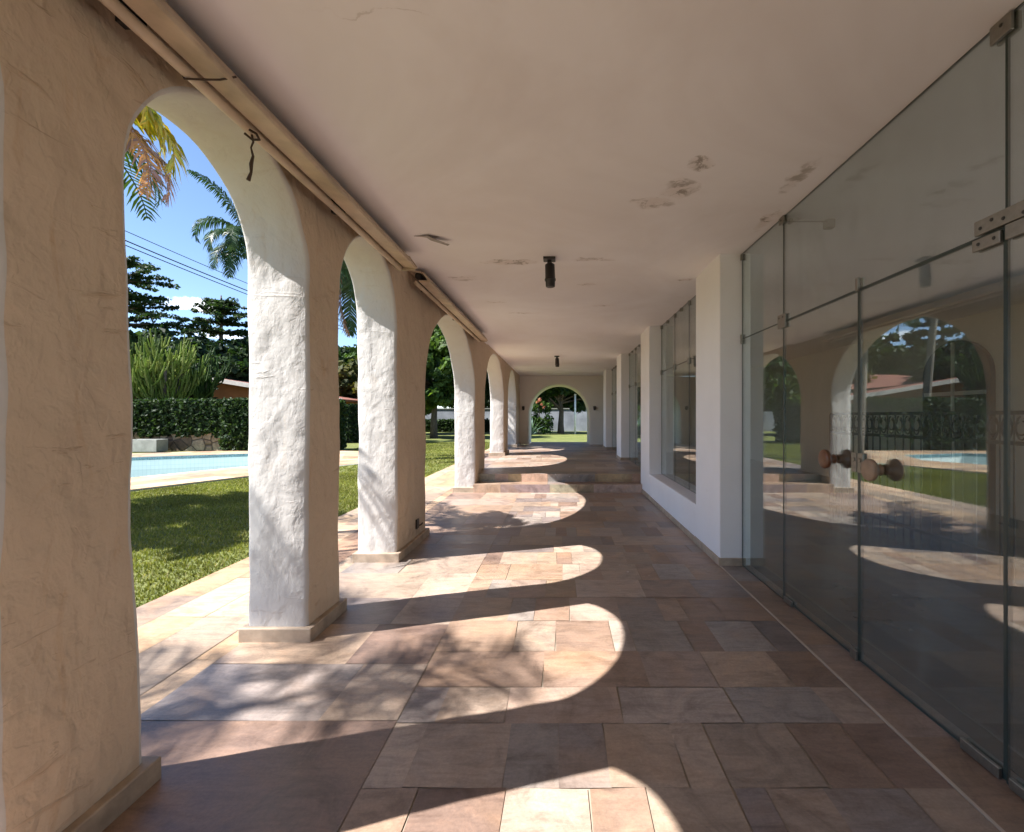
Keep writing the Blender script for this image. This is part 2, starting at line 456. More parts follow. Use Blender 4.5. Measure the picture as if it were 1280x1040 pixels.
def poly_mesh(name, V, F, col, mat, parent=None, smooth=False, col2=None):
    """V (n,3), F (m,k) ints, col (n,3) per-vertex tint (a real surface colour that varies leaf by leaf or slab by slab)"""
    o = origin(parent)
    V = np.asarray(V, np.float32) - np.array(o, np.float32)
    F = np.asarray(F, np.int32)
    me = bpy.data.meshes.new(name)
    me.vertices.add(len(V)); me.vertices.foreach_set('co', V.ravel())
    me.loops.add(F.size); me.loops.foreach_set('vertex_index', F.ravel())
    me.polygons.add(len(F))
    me.polygons.foreach_set('loop_start', np.arange(0, F.size, F.shape[1], dtype=np.int32))
    me.update(calc_edges=True)
    for nm, cc in (('tint', col), ('tint2', col2)):
        if cc is None: continue
        a = me.attributes.new(nm, 'FLOAT_COLOR', 'POINT')
        a.data.foreach_set('color', np.hstack([cc, np.ones((len(cc), 1))]).astype(np.float32).ravel())
    if smooth: me.polygons.foreach_set('use_smooth', [True] * len(me.polygons))
    me.validate()
    return put(name, me, mat, parent)

# ------------------------------------------------------------------ house with arcade
house = thing('house', 'white plastered house with an arched veranda and tall tinted glass walls', 'house', (0, 0, 0))

XI, XO = -1.58, -1.96                     # inner and outer face of the arcade
CEIL, CEIL2 = 2.92, 2.95
def nz3(p, f, a):
    q = Vector(p) * f
    return mnoise.noise_vector(q) * a

def disp(p, amp):
    return nz3(p, 1.7, 0.013 * amp) + nz3(p, 5.5, 0.007 * amp)

def arched_wall(P, u0, u1, ztop, openings, thick, col_name, wall_name, rows, step, amp, parent, mat, mat_in=None):
    """P(u, w, z) -> world; w runs 0..thick through the wall. openings: (ua, ub, zbase, zspring, rise)."""
    e = 0.022
    verts, faces, kind = [], [], []        # kind: pier index (lower part) or -1 (arch wall)
    key = {}
    def V(u, w, z):
        k = (round(u, 5), round(w, 5), round(z, 5))
        if k not in key:
            p = Vector(P(u, w, z)); p += disp(p, amp)
            key[k] = len(verts); verts.append(tuple(p))
        return key[k]
    inner = []
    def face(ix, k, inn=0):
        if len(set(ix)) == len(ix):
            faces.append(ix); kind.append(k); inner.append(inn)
    NT, NL, NU = 30, rows[0], rows[1]
    def prof(op, ex):
        ua, ub, zb, zs, rise = op
        c, r = (ua + ub) / 2, (ub - ua) / 2
        left = [(ua - ex, zb + (zs - zb) * i / NL) for i in range(NL)]
        arc = [(c - (r + ex) * math.cos(PI * i / NT), zs + (rise + ex) * math.sin(PI * i / NT)) for i in range(NT + 1)]
        right = [(ub + ex, zb + (zs - zb) * i / NL) for i in range(NL - 1, -1, -1)]
        return left + arc + right
    ops_ = sorted(openings)
    # soffit and jamb rings
    ws = [(0, e), (e * .3, e * .3), (e, 0), (thick * .35, 0), (thick * .65, 0), (thick - e, 0), (thick - e * .3, e * .3), (thick, e)]
    for n, op in enumerate(ops_):
        rings = [[V(u, w, z) for u, z in prof(op, ex)] for w, ex in ws]
        for a, b in zip(rings, rings[1:]):
            for i in range(len(a) - 1):
                k = n if i < NL else (n + 1 if i >= NL + NT else -1)
                face((a[i], a[i + 1], b[i + 1], b[i]), k)
    # front and back faces
    for w in (0.0, thick):
        piers = []
        edges = [u0] + [x for op in ops_ for x in (op[0] - e, op[1] + e)] + [u1]
        for n in range(len(ops_) + 1):
            a, b = edges[2 * n], edges[2 * n + 1]
            lo, hi = (ops_[n - 1] if n > 0 else ops_[0]), (ops_[n] if n < len(ops_) else ops_[-1])
            nc = max(2, int((b - a) / (step if w == 0 else step * 2)))
            cols = []
            for i in range(nc + 1):
                t = i / nc; u = a + (b - a) * t
                zb = lo[2] + (hi[2] - lo[2]) * t; zs = lo[3] + (hi[3] - lo[3]) * t
                low = [V(u, w, zb + (zs - zb) * j / NL) for j in range(NL + 1)]
                up = [V(u, w, zs + (ztop - zs) * j / NU) for j in range(NU + 1)]
                cols.append((low, up))
            for (l0, p0), (l1, p1) in zip(cols, cols[1:]):
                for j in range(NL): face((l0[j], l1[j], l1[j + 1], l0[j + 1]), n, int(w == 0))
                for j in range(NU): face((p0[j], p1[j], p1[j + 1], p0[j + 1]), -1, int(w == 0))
        for op in ops_:
            ua, ub, zb, zs, rise = op
            c, r = (ua + ub) / 2, (ub - ua) / 2
            prev = None
            for i in range(NT + 1):
                u = c - (r + e) * math.cos(PI * i / NT); z = zs + (rise + e) * math.sin(PI * i / NT)
                cur = [V(u, w, z + (ztop - z) * j / NU) for j in range(NU + 1)]
                if prev:
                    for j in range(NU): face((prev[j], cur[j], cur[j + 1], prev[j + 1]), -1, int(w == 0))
                prev = cur
    # consistent normals and shared smooth shading over the whole wall
    me = bpy.data.meshes.new('tmp'); me.from_pydata(verts, [], faces)
    bm = bmesh.new(); bm.from_mesh(me); bmesh.ops.recalc_face_normals(bm, faces=bm.faces); bm.to_mesh(me); bm.free()
    faces = [tuple(p.vertices) for p in me.polygons]
    nrm = [tuple(v.normal) for v in me.vertices]
    bpy.data.meshes.remove(me)
    out = {}
    for k in sorted(set(kind)):
        fs = [f for f, kk in zip(faces, kind) if kk == k]
        used = sorted({i for f in fs for i in f}); mp = {i: j for j, i in enumerate(used)}
        o = origin(parent)
        m2 = bpy.data.meshes.new(wall_name if k < 0 else col_name)
        m2.from_pydata([tuple(Vector(verts[i]) - o) for i in used], [], [tuple(mp[i] for i in f) for f in fs])
        m2.polygons.foreach_set('use_smooth', [True] * len(m2.polygons))
        m2.normals_split_custom_set_from_vertices([nrm[i] for i in used])
        out[k] = put(m2.name, m2, mat, parent)
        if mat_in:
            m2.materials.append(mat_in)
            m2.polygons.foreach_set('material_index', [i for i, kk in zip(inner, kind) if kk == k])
    return out

OPS = [(-5.0, -3.75, 0, 2.26, .61), (-3.33, -2.06, 0, 2.26, .61), (-1.65, -0.38, 0, 2.26, .61), (0.07, 1.338, 0, 2.26, .61), (1.76, 3.00, 0, 2.26, .61), (3.44, 4.62, 0, 2.26, .61),
       (5.62, 8.85, 0, 1.74, 1.13), (10.0, 13.3, 0, 1.80, 1.07), (14.35, 17.05, 0, 1.80, 1.07)]
def lean(u, z):                       # hand-built: the near column spreads towards its foot
    k = max(0.0, 1 - abs(u - 1.76) / .28) * max(0.0, 1 - z / 2.6)
    return u + .085 * k - .02 * max(0.0, 1 - abs(u - 1.76) / .28)
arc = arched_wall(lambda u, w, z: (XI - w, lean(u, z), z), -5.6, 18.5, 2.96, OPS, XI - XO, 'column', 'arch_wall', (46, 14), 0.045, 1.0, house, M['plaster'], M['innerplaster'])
edges_p = [-5.6] + [x for op in OPS for x in (op[0], op[1])] + [18.5]
pl_h = 0.085
for n in range(len(OPS) + 1):
    a, b = edges_p[2 * n], edges_p[2 * n + 1]
    if n in arc and b > -1.0:
        zb = 0.3 if a > 13 else 0.0
        q = MB(); g = 0.035
        q.box(XO - g, XI + g, a - g, b + g + (.065 if n == 4 else 0) if b < 18 else b, zb - 0.02, zb + pl_h)
        q.build('plinth', M['plinth'], arc[n], bevel=0.006)
    if n in arc and a < 5 and b > 0.5:
        pass
arc[4]['label'] = 'large plastered column in brown shade nearest the camera'
arc[5]['label'] = 'column with a bright sunlit rough white face'
arc[7]['label'] = 'column standing beside the steps'

# end wall with its round arch
endw = arched_wall(lambda u, w, z: (u, 18.5 + w, z), -1.96, 1.9, 3.0, [(-1.24, 1.10, 0.3, 1.46, 1.17)], 1.7, 'end_wall_base', 'end_wall', (24, 10), 0.12, 0.6, house, M['endwall'])

# ceiling, roof
q = MB(); q.box(-1.575, 7.0, -6.0, 10.2, CEIL, CEIL + 0.12); q.box(-1.575, 7.0, 10.2, 18.5, CEIL2, CEIL2 + .12)
q.build('ceiling', M['ceiling'], house)
q = MB(); q.box(XO - 0.02, 7.2, -6.2, 20.25, 3.08, 3.32)
q.build('roof', M['roofslab'], house)

# right-hand pillars
PX0, PX1, GX = 1.49, 1.78, 1.70
PIL = [(-3.2, -2.4), (0.0, 0.85), (4.50, 5.30), (8.10, 8.95), (11.9, 12.8), (15.9, 16.8)]
for (a, b) in PIL:
    zb = 0.3 if b > 9 else 0
    q = MB(); x0 = PX0
    if b < 1: x0 = 1.6
    q.box(x0, PX1, a, b, zb - .01, CEIL2 + 0.02)
    p = q.build('pillar', M['pillar'], house, bevel=0.008)
    q = MB(); q.box(x0 - .014, PX1 - .05, a - .014, b + .014, zb - 0.01, zb + 0.07)
    q.build('baseboard', M['plinth'], p, bevel=0.003)
q = MB(); q.box(PX0 + .004, PX1, 5.29, 8.11, -.01, 0.42)
lw = q.build('low_wall', M['pillar'], house, bevel=0.012)
q = MB(); q.box(PX0 - .010, PX1 - .05, 5.318, 8.082, -.01, 0.06)
q.build('baseboard', M['plinth'], lw, bevel=0.003)

# ---- glazing
TR = 2.12                     # door head height
def pane(name, y0, y1, z0, z1, parent=house):
    q = MB(); q.box(GX - .005, GX + .005, y0 + .004, y1 - .004, z0 + .003, z1 - .003)
    p = q.build(name, M['glass'], parent)
    # dark polished edge of the sheet
    q = MB(); w = .012 if name == 'glass_door' else .004
    q.box(GX - .0062, GX + .0062, y0 + .0005, y0 + w, z0 + .001, z1 - .001)
    q.box(GX - .0062, GX + .0062, y1 - w, y1 - .0005, z0 + .001, z1 - .001)
    q.box(GX - .0062, GX + .0062, y0 + w, y1 - w, z0 + .0005, z0 + w)
    q.box(GX - .0062, GX + .0062, y0 + w, y1 - w, z1 - w, z1 - .0005)
    q.build('edge', M['seal'], p)
    return p
def plate(parent, y0, y1, z0, z1, name='hinge', screws=()):
    q = MB(); q.box(GX - .022, GX - .0068, y0, y1, z0, z1); q.box(GX + .0068, GX + .022, y0, y1, z0, z1)
    p = q.build(name, M['chrome'], parent, bevel=0.003)
    if screws:                                   # dark screw heads, part of the plate's own mesh
        q = MB()
        for (y, z) in screws: q.lathe((GX - .0221, y, z), (-1, 0, 0), [(0, .0075), (.0025, .0065)], 10)
        me = p.data; me.materials.append(M['darkmetal'])
        bm = bmesh.new(); bm.from_mesh(me); o = origin(parent)
        vs = [bm.verts.new(Vector(v) - o) for v in q.v]
        for f in q.f: bm.faces.new([vs[i] for i in f]).material_index = 1
        bm.to_mesh(me); bm.free()
    return p

ztop = CEIL - .002
# bay beside the camera: sidelight, two doors, sidelight
side_near = pane('window', 0.87, 1.825, 0.004, TR)
up_near = pane('window', 0.87, 1.825, TR, ztop)
door_r = pane('glass_door', 1.825, 2.727, 0.012, TR)
door_l = pane('glass_door', 2.727, 3.655, 0.012, TR)
up_mid = pane('window', 1.825, 3.655, TR, ztop)
side_far = pane('window', 3.655, 4.49, 0.004, TR)
up_far = pane('window', 3.655, 4.49, TR, ztop)
# patch fittings
plate(up_mid, 1.66, 1.95, TR + .006, TR + .065, 'hinge', [(1.70, TR + .045), (1.74, TR + .02), (1.82, TR + .03), (1.87, TR + .045), (1.92, TR + .03)])
plate(door_r, 1.835, 1.96, TR - .055, TR - .008, 'hinge', [(1.86, TR - .03), (1.93, TR - .03)])
plate(side_near, 1.665, 1.815, TR - .055, TR + .002, 'hinge', [(1.72, TR - .03)])
plate(up_far, 3.60, 3.72, TR - .05, TR + .055, 'hinge', [(3.63, TR + .03), (3.69, TR + .03)])
plate(up_mid, 2.715, 2.74, TR - .01, TR + .065, 'clip')
plate(up_far, 3.62, 3.70, CEIL - .055, CEIL - .004, 'clip', [(3.66, CEIL - .03)])
plate(up_near, 1.79, 1.88, CEIL - .075, CEIL - .004, 'clip', [(1.83, CEIL - .03)])
plate(up_far, 4.462, 4.488, CEIL - .07, CEIL - .01, 'clip')
plate(side_far, 4.462, 4.488, TR - .05, TR + .04, 'clip')
plate(door_r, 1.84, 2.02, .006, .05, 'floor_hinge')
plate(side_near, 1.62, 1.80, .006, .045, 'clip')
plate(door_l, 2.73, 2.79, .006, .06, 'floor_hinge')
plate(door_l, 3.50, 3.62, .006, .045, 'floor_hinge')
# top door-closer arm seen behind the glass
q = MB(); q.box(GX + .03, GX + .05, 3.62, 3.66, CEIL - .06, CEIL - .03); q.box(GX + .05, GX + .34, 3.632, 3.642, CEIL - .05, CEIL - .042)
q.box(GX + .30, GX + .36, 3.60, 3.66, CEIL - .10, CEIL - .04)
q.build('closer_arm', M['chrome'], up_mid)
# knobs, both sides of each leaf
def knob(parent, y, z):
    for sgn, mt in ((-1, 'knob2' if y < 2.6 else 'knob'), (1, 'knob')):
        q = MB()
        q.lathe((GX + sgn * .007, y, z), (sgn, 0, 0), [(0, .026), (.008, .030), (.016, .024), (.03, .030), (.042, .046), (.052, .058), (.068, .060), (.076, .054), (.080, .040), (.082, .012)], 28)
        q.build('knob', M[mt], parent, smooth=True)
knob(door_r, 2.535, 1.115)
knob(door_l, 2.965, 1.135)
for dr, y in ((door_r, 2.700), (door_l, 2.757)):
    q = MB(); q.box(GX - .018, GX - .0066, y - .024, y + .024, 1.08, 1.19)
    q.lathe((GX - .018, y, 1.15), (-1, 0, 0), [(0, .013), (.006, .012)], 12)
    q.box(GX - .021, GX - .018, y - .007, y + .007, 1.10, 1.115)
    q.build('lock', M['chrome'], dr, bevel=.004)

def bay(y0, y1, zb, splits, clips=True):
    ys = [y0] + splits + [y1]
    up = lo = None
    for a, b in zip(ys, ys[1:]):
        lo = pane('window', a, b, zb + .004, TR + (0 if zb < .4 else .02))
        up = pane('window', a, b, TR + (0 if zb < .4 else .02), CEIL2 - .002 if y0 > 8.5 else ztop)
        tz = CEIL2 if y0 > 8.5 else CEIL
        plate(up, b - .05, b + .03 if b < y1 - .1 else b - .006, TR - .03, TR + .05, 'clip')
        plate(up, (a + b) / 2 - .03, (a + b) / 2 + .03, tz - .05, tz - .004, 'clip')
        plate(up, b - .05, b - .006, tz - .06, tz - .004, 'clip')
bay(5.31, 8.09, 0.42, [6.35, 7.15])
bay(8.96, 11.89, 0.30, [9.9, 10.9])
bay(12.81, 15.89, 0.30, [13.8, 14.8])
bay(16.81, 18.49, 0.30, [17.6])
bay(-2.39, -0.01, 0.0, [-1.2])

# ---- room behind the glass
q = MB(); q.box(1.79, 6.4, -6, 18.6, -0.3, -0.004); q.build('room_floor', M['roomfloor'], house)
q = MB(); q.box(6.2, 6.5, 5.0, 18.6, -.01, 2.93); q.box(6.19, 6.5, -6, 5.0, 2.6, 2.93); q.box(1.79, 6.19, 18.55, 18.7, 0, 2.93); q.box(-1.58, 2.4, -6.2, -6.0, 0, 2.93)  # unseen openings left for daylight; end wall behind camera added for bounce
q.build('room_wall', M['roomwall'], house)
# arched dark double door in the back wall
q = MB()
prof = [(6.84, 0.0)] + [(7.48 - .64 * math.cos(PI * i / 18), 2.02 + .55 * math.sin(PI * i / 18)) for i in range(19)] + [(8.12, 0.0)]
n = len(prof)
q.v += [(6.198, y, z) for y, z in prof] + [(6.12, y, z) for y, z in prof]
for i in range(n):
    j = (i + 1) % n; q.f.append((i, j, n + j, n + i))
q.f.append(tuple(range(n))); q.f.append(tuple(range(n, 2 * n)))
ad = q.build('arched_door', M['darkwood'], house)
q = MB(); q.box(6.09, 6.119, 7.46, 7.50, 0, 2.55); q.box(6.095, 6.119, 6.9, 7.455, 1.72, 1.78); q.box(6.095, 6.119, 7.505, 8.06, 1.72, 1.78)
q.build('door_frame', M['roomwall'], ad)

# ------------------------------------------------------------------ stone floors
PAL = [(.56, .45, .33), (.60, .48, .36), (.50, .36, .245), (.47, .42, .35), (.39, .34, .29), (.43, .31, .22), (.62, .52, .41), (.54, .42, .32), (.36, .255, .19), (.58, .44, .30), (.50, .40, .295), (.33, .28, .245)]
def slabs(regions, z, gain, seed, rows, widths, gap=.003, along='x', warm=0.0):
    rnd = random.Random(seed)
    V, F, C, C2 = [], [], [], []
    for (x0, x1, y0, y1) in regions:
        if along == 'y':
            a0, a1, b0, b1 = y0, y1, x0, x1
        else:
            a0, a1, b0, b1 = x0, x1, y0, y1
        b = b0
        while b < b1 - 1e-4:
            h = rnd.choice(rows) * rnd.uniform(.93, 1.07)
            if b + h > b1 - .12: h = b1 - b
            a = a0
            while a < a1 - 1e-4:
                wd = rnd.choice(widths) * rnd.uniform(.85, 1.15)
                if a + wd > a1 - .12: wd = a1 - a
                c = rnd.choice(PAL); k = .70 * gain * rnd.uniform(.86, 1.10)
                c = (c[0] * k, c[1] * k * .965, c[2] * k * 1.04)
                if warm: c = (c[0] * (1 + .10 * warm), c[1], c[2] * (1 - .18 * warm))
                n = len(V); g = gap / 2; dz = rnd.uniform(0, .0012)
                j = [rnd.uniform(-.0045, .0045) for _ in range(4)]
                r = [(a + g + j[0], b + g + j[1]), (a + wd - g + j[2], b + g + j[3]), (a + wd - g + j[1], b + h - g + j[0]), (a + g + j[3], b + h - g + j[2])]
                for (p, s) in r:
                    V.append((p, s, z + dz) if along == 'x' else (s, p, z + dz))
                F.append((n, n + 1, n + 2, n + 3) if along == 'x' else (n, n + 3, n + 2, n + 1))
                t = (rnd.random(), rnd.random(), rnd.random())
                C += [c] * 4; C2 += [t] * 4
                a += wd
            b += h
    return V, F, np.array(C), np.array(C2)

q = MB(); q.box(-1.97, 1.785, -6, 9.1, -0.25, -0.004); q.box(-3.1, -1.97, -8, 24, -.25, -.006)
tag(q.build('floor_bed', M['mortar']), kind='structure')
V, F, C, C2 = slabs([(-1.97, -0.75, -6, 8.76), ], 0, 1.02, 5, [.42, .5, .58, .75], [.6, .8, 1.2], along='x')
regs = [(V, F, C, C2), slabs([(-0.75, 1.482, -6, 8.76)], 0, 1.0, 12, [.30, .36, .38, .40, .44], [.14, .18, .22, .28, .34, .42, .5, .6])]
regs.append(slabs([(1.498, 1.785, -6, 8.76)], 0, .92, 9, [.28], [.5, .7, .9, 1.1], along='y'))
def join(rs):
    Vs, Fs, Cs, C2s, n = [], [], [], [], 0
    for (v, f, c, c2) in rs:
        Vs += v; Fs += [tuple(i + n for i in k) for k in f]; Cs.append(c); C2s.append(c2); n += len(v)
    return np.array(Vs), np.array(Fs), np.vstack(Cs), np.vstack(C2s)
V, F, C, C2 = join(regs)
tag(poly_mesh('floor', V, F, C, M['slab'], col2=C2), kind='structure')
q = MB(); q.box(1.4835, 1.4965, -6, 4.48, -.02, .0022)
tag(q.build('floor_joint', M['strip']), kind='structure')

# two steps and the raised floor
def stone_block(name, x0, x1, y0, y1, z0, z1, seed, widths):
    V, F, C, C2 = slabs([(x0, x1, y0, y1)], z1, .95, seed, [.4, .5, .6] if y1 - y0 > 1 else [y1 - y0], widths, gap=.004)
    rnd = random.Random(seed); a = x0
    V, F = list(V), list(F); C, C2 = list(C), list(C2)
    while a < x1 - 1e-4:                      # riser stones
        wd = min(rnd.choice(widths), x1 - a)
        if x1 - a - wd < .1: wd = x1 - a
        c = tuple(v * rnd.uniform(.7, .95) for v in rnd.choice(PAL)); n = len(V)
        V += [(a + .002, y0, z0), (a + wd - .002, y0, z0), (a + wd - .002, y0, z1 + .001), (a + .002, y0, z1 + .001)]
        F.append((n, n + 1, n + 2, n + 3)); C += [c] * 4; C2 += [(rnd.random(), rnd.random(), rnd.random())] * 4
        a += wd
    o = poly_mesh(name, np.array(V), np.array(F), np.array(C), M['slab'], col2=np.array(C2))
    q = MB(); q.box(x0 + .003, x1 - .003, y0 + .004, y1, z0 - .2, z1 - .004)
    bed = q.build('mortar_bed', M['mortar'], o)
    return tag(o, kind='structure')
stone_block('step', -1.60, 1.486, 8.76, 9.13, 0, .15, 3, [.3, .5, .7, .9])
stone_block('raised_floor', -1.60, 1.785, 9.12, 18.52, .15, .30, 4, [.25, .35, .5, .7, .9])
V, F, C, C2 = slabs([(-1.98, -1.60, 9.9, 18.5), (-1.3, 1.2, 18.52, 20.3)], .30, 1.0, 8, [.38], [.5, .8])
tag(poly_mesh('raised_floor_edge', V, F, C, M['slab'], col2=C2), kind='structure')
q = MB(); q.box(-1.975, -1.6, 9.9, 18.5, 0, .296); q.box(-1.3, 1.2, 18.53, 20.29, 0, .296)
tag(q.build('raised_floor_bed', M['plinth']), kind='structure')

# walkway outside, lawn, pool deck
V, F, C, C2 = slabs([(-3.10, -1.97, -8, 24)], -.002, 1.16, 21, [.30, .36, .47], [.5, .8, 1.1, 1.3], along='y', warm=1)
tag(poly_mesh('walkway', V, F, C, M['walk'], col2=C2), kind='structure')
POOL = [(-12.7, 3.6), (-10.0, 10.2), (-7.95, 15.1), (-8.7, 17.0), (-11.6, 17.95), (-14.4, 16.3), (-17.4, 14.4), (-18.2, 5.0)]
def offset(poly, d):
    n = len(poly); out = []
    for i in range(n):
        p, c, q_ = Vector(poly[i - 1]), Vector(poly[i]), Vector(poly[(i + 1) % n])
        n1 = Vector(((c - p).y, -(c - p).x)).normalized(); n2 = Vector(((q_ - c).y, -(q_ - c).x)).normalized()
        m_ = (n1 + n2).normalized(); out.append(tuple(c + m_ * d / max(.5, m_.dot(n1))))
    return out
area2 = sum(POOL[i][0] * POOL[(i + 1) % len(POOL)][1] - POOL[(i + 1) % len(POOL)][0] * POOL[i][1] for i in range(len(POOL)))
SGN = 1 if area2 > 0 else -1
DECK_W = 2.15
DECK = offset(POOL, SGN * DECK_W)
rnd = random.Random(31); V, F, C, C2 = [], [], [], []
for r0_, r1_ in ((0, .42), (.42, .95), (.95, 1.5), (1.5, DECK_W)):
    A, B = offset(POOL, SGN * r0_), offset(POOL, SGN * r1_)
    for i in range(len(A)):
        a0, a1, b0, b1 = Vector(A[i]), Vector(A[(i + 1) % len(A)]), Vector(B[i]), Vector(B[(i + 1) % len(A)])
        L = (a1 - a0).length; t0 = 0.0
        while t0 < 1 - 1e-4:
            t1 = t0 + rnd.uniform(.5, 1.2) / L
            if t1 > 1 - .4 / L: t1 = 1
            g = .004 / L; n = len(V)
            for p in (a0.lerp(a1, t0 + g), a0.lerp(a1, t1 - g), b0.lerp(b1, t1 - g), b0.lerp(b1, t0 + g)):
                cc = (a0 + a1 + b0 + b1) / 4
                V.append((p.x, p.y, .008))
            F.append((n, n + 1, n + 2, n + 3) if SGN < 0 else (n + 3, n + 2, n + 1, n))
            c = rnd.choice(PAL); k = rnd.uniform(.85, 1.05); C += [(c[0] * k * 1.08, c[1] * k * .95, c[2] * k * .78)] * 4
            C2 += [(rnd.random(), rnd.random(), rnd.random())] * 4
            t0 = t1
tag(poly_mesh('pool_deck', np.array(V), np.array(F), np.array(C), M['deck'], col2=np.array(C2)), kind='structure')
q = MB()
for i in range(len(POOL)):
    j = (i + 1) % len(POOL)
    q.quad((*POOL[i], .003), (*POOL[j], .003), (*DECK[j], .003), (*DECK[i], .003))
tag(q.build('deck_bed', M['mortar']), kind='structure')
# the lawn reaches the horizon and leaves the deck, the pool and the house free
bm = bmesh.new()
inner_ = offset(POOL, SGN * (DECK_W - .05))
hole = [bm.verts.new((*p, -.03)) for p in inner_]
rect = [bm.verts.new((x, y, -.03)) for x, y in ((-60, -40), (-2.9, -40), (-2.9, 60), (-60, 60))]
ed = [bm.edges.new((hole[i - 1], hole[i])) for i in range(len(hole))] + [bm.edges.new((rect[i - 1], rect[i])) for i in range(4)]
bmesh.ops.triangle_fill(bm, use_beauty=True, edges=ed)
def gnd(x0, x1, y0, y1):
    bm.faces.new([bm.verts.new(p) for p in ((x0, y0, -.03), (x1, y0, -.03), (x1, y1, -.03), (x0, y1, -.03))])
gnd(-400, -60, -300, 500); gnd(-60, -2.9, -300, -40); gnd(-60, -2.9, 60, 500)
gnd(-2.9, 400, 20.2, 500); gnd(6.6, 400, -300, 20.2); gnd(-2.9, 6.6, -300, -6)
for f in bm.faces:
    f.normal_update()
    if f.normal.z < 0: f.normal_flip()
me = bpy.data.meshes.new('lawn'); bm.to_mesh(me); bm.free()
tag(put('lawn', me, M['grass'], None), kind='structure')
q = MB(); q.quad((6.6, -30, -.02), (60, -30, -.02), (60, 20, -.02), (6.6, 20, -.02))  # unseen pale sheet added to bounce sunlight into the room
tag(q.build('bounce_yard', M['bounceyard']), kind='structure')
# pool basin and water
zb = -1.2
q = MB(); n = len(POOL)
q.v += [(*p, zb) for p in POOL] + [(*p, .004) for p in POOL]
q.f.append(tuple(range(n))); q.f += [(i, (i + 1) % n, n + (i + 1) % n, n + i) for i in range(n)]
tag(q.build('pool_basin', M['pooltile']), kind='structure')
IN1, IN2 = offset(POOL, -SGN * .003), offset(POOL, -SGN * .014)
q = MB()
for i in range(n):
    j = (i + 1) % n
    q.quad((*IN2[i], -.11), (*IN2[j], -.11), (*IN2[j], -.01), (*IN2[i], -.01))
    q.quad((*IN1[i], -.01), (*IN1[j], -.01), (*IN2[j], -.01), (*IN2[i], -.01))
tag(q.build('pool_waterline', M['bluetile']), kind='structure')
q = MB(); q.v += [(*p, -.42) for p in POOL]; q.f.append(tuple(range(n)) if SGN > 0 else tuple(range(n))[::-1])
tag(q.build('pool_water', M['water']), kind='structure')

# grass blades near the veranda
def grass_patch(x0, x1, y0, y1, n, hmin, hmax, seed):
    r = np.random.default_rng(seed)
    x = r.uniform(x0, x1, n); y = r.uniform(y0, y1, n)
    lim = np.interp(y, [-2, 8.9, 14.1, 17.5, 19.3, 30], [-14.2, -8.05, -5.9, -6.8, -8.6, -14.0])
    edge = -3.12 - .03 * np.sin(y * 9) - .03 * np.sin(y * 3.7 + 1)
    ok = (x > lim) & (x < edge + r.uniform(0, .07, n)); x, y = x[ok], y[ok]; n = len(x)
    h = r.uniform(hmin, hmax, n); a = r.uniform(0, 2 * PI, n); w = r.uniform(.004, .009, n) * (1 + (y - 3) * .06)
    lean = r.uniform(.0, .9, n) * h; la = r.uniform(0, 2 * PI, n)
    dx, dy = np.cos(a) * w, np.sin(a) * w
    z = np.full(n, -.03)
    A = np.stack([x - dx, y - dy, z], 1); B = np.stack([x + dx, y + dy, z], 1)
    Cc = np.stack([x + np.cos(la) * lean, y + np.sin(la) * lean, z + h], 1)
    V = np.stack([A, B, Cc], 1).reshape(-1, 3)
    F = np.arange(3 * n).reshape(-1, 3)
    base = np.array([[.17, .19, .04], [.225, .235, .057], [.12, .14, .03], [.31, .275, .11]])
    pick = r.choice(4, n, p=[.35, .35, .2, .1])
    patch = .75 + .5 * (np.sin(x * 2.1 + np.sin(y * 1.3) * 2) * np.sin(y * 1.7 + 1) * .5 + .5)
    C = np.repeat(base[pick] * patch[:, None] * r.uniform(.75, 1.2, n)[:, None], 3, axis=0)
    return V, F, C
V, F, C = grass_patch(-9.6, -3.06, 2.4, 12, 150000, .016, .042, 1)
V2, F2, C2_ = grass_patch(-9.0, -3.06, 12, 26, 50000, .02, .05, 2)
tag(poly_mesh('grass', np.vstack([V, V2]), np.vstack([F, F2 + len(V)]), np.vstack([C, C2_]), M['blade']), 'short sunlit lawn grass between walkway and pool deck', 'grass', kind='stuff')

# ------------------------------------------------------------------ veranda fittings
def awning(y0, y1, label, open_end):
    t = thing('awning', label, 'awning', (-1.45, y0, 2.7))
    q = MB(); q.prism_y([(-1.452, 2.775), (-1.34, 2.762), (-1.333, 2.775), (-1.40, 2.87), (-1.56, 2.90), (-1.565, 2.885), (-1.41, 2.855), (-1.36, 2.785), (-1.45, 2.79)], y0, y1)
    q.build('cover', M['awning'], t, bevel=.003)
    q = MB(); q.tube([(-1.482, y0 + .01, 2.763), (-1.482, y1 - .02, 2.763)], .023, 12)
    q.build('bottom_bar', M['awningbar'], t, smooth=True)
    q = MB(); q.tube([(-1.46, y0 + .015, 2.835), (-1.46, y1 - .015, 2.835)], .036, 12)
    q.build('fabric_roll', M['dark'], t, smooth=True)
    for ye in ((y1,) if open_end else (y0, y1)):
        q = MB(); q.prism_y([(-1.50, 2.742), (-1.345, 2.752), (-1.325, 2.775), (-1.40, 2.88), (-1.57, 2.905), (-1.57, 2.80)], ye - .006, ye + .01)
        q.build('end_cap', M['awning'], t, bevel=.003)
    for ye in np.arange(y0 + .5, y1, 1.6):
        q = MB(); q.box(-1.579, -1.50, ye, ye + .04, 2.80, 2.90); q.build('bracket', M['darkmetal'], t)
    return t
awning(-2.0, 4.44, 'long beige roller awning casing above the near narrow arches', False)
awning(4.90, 8.72, 'shorter beige roller awning casing with dark open end over the wide arch', True)
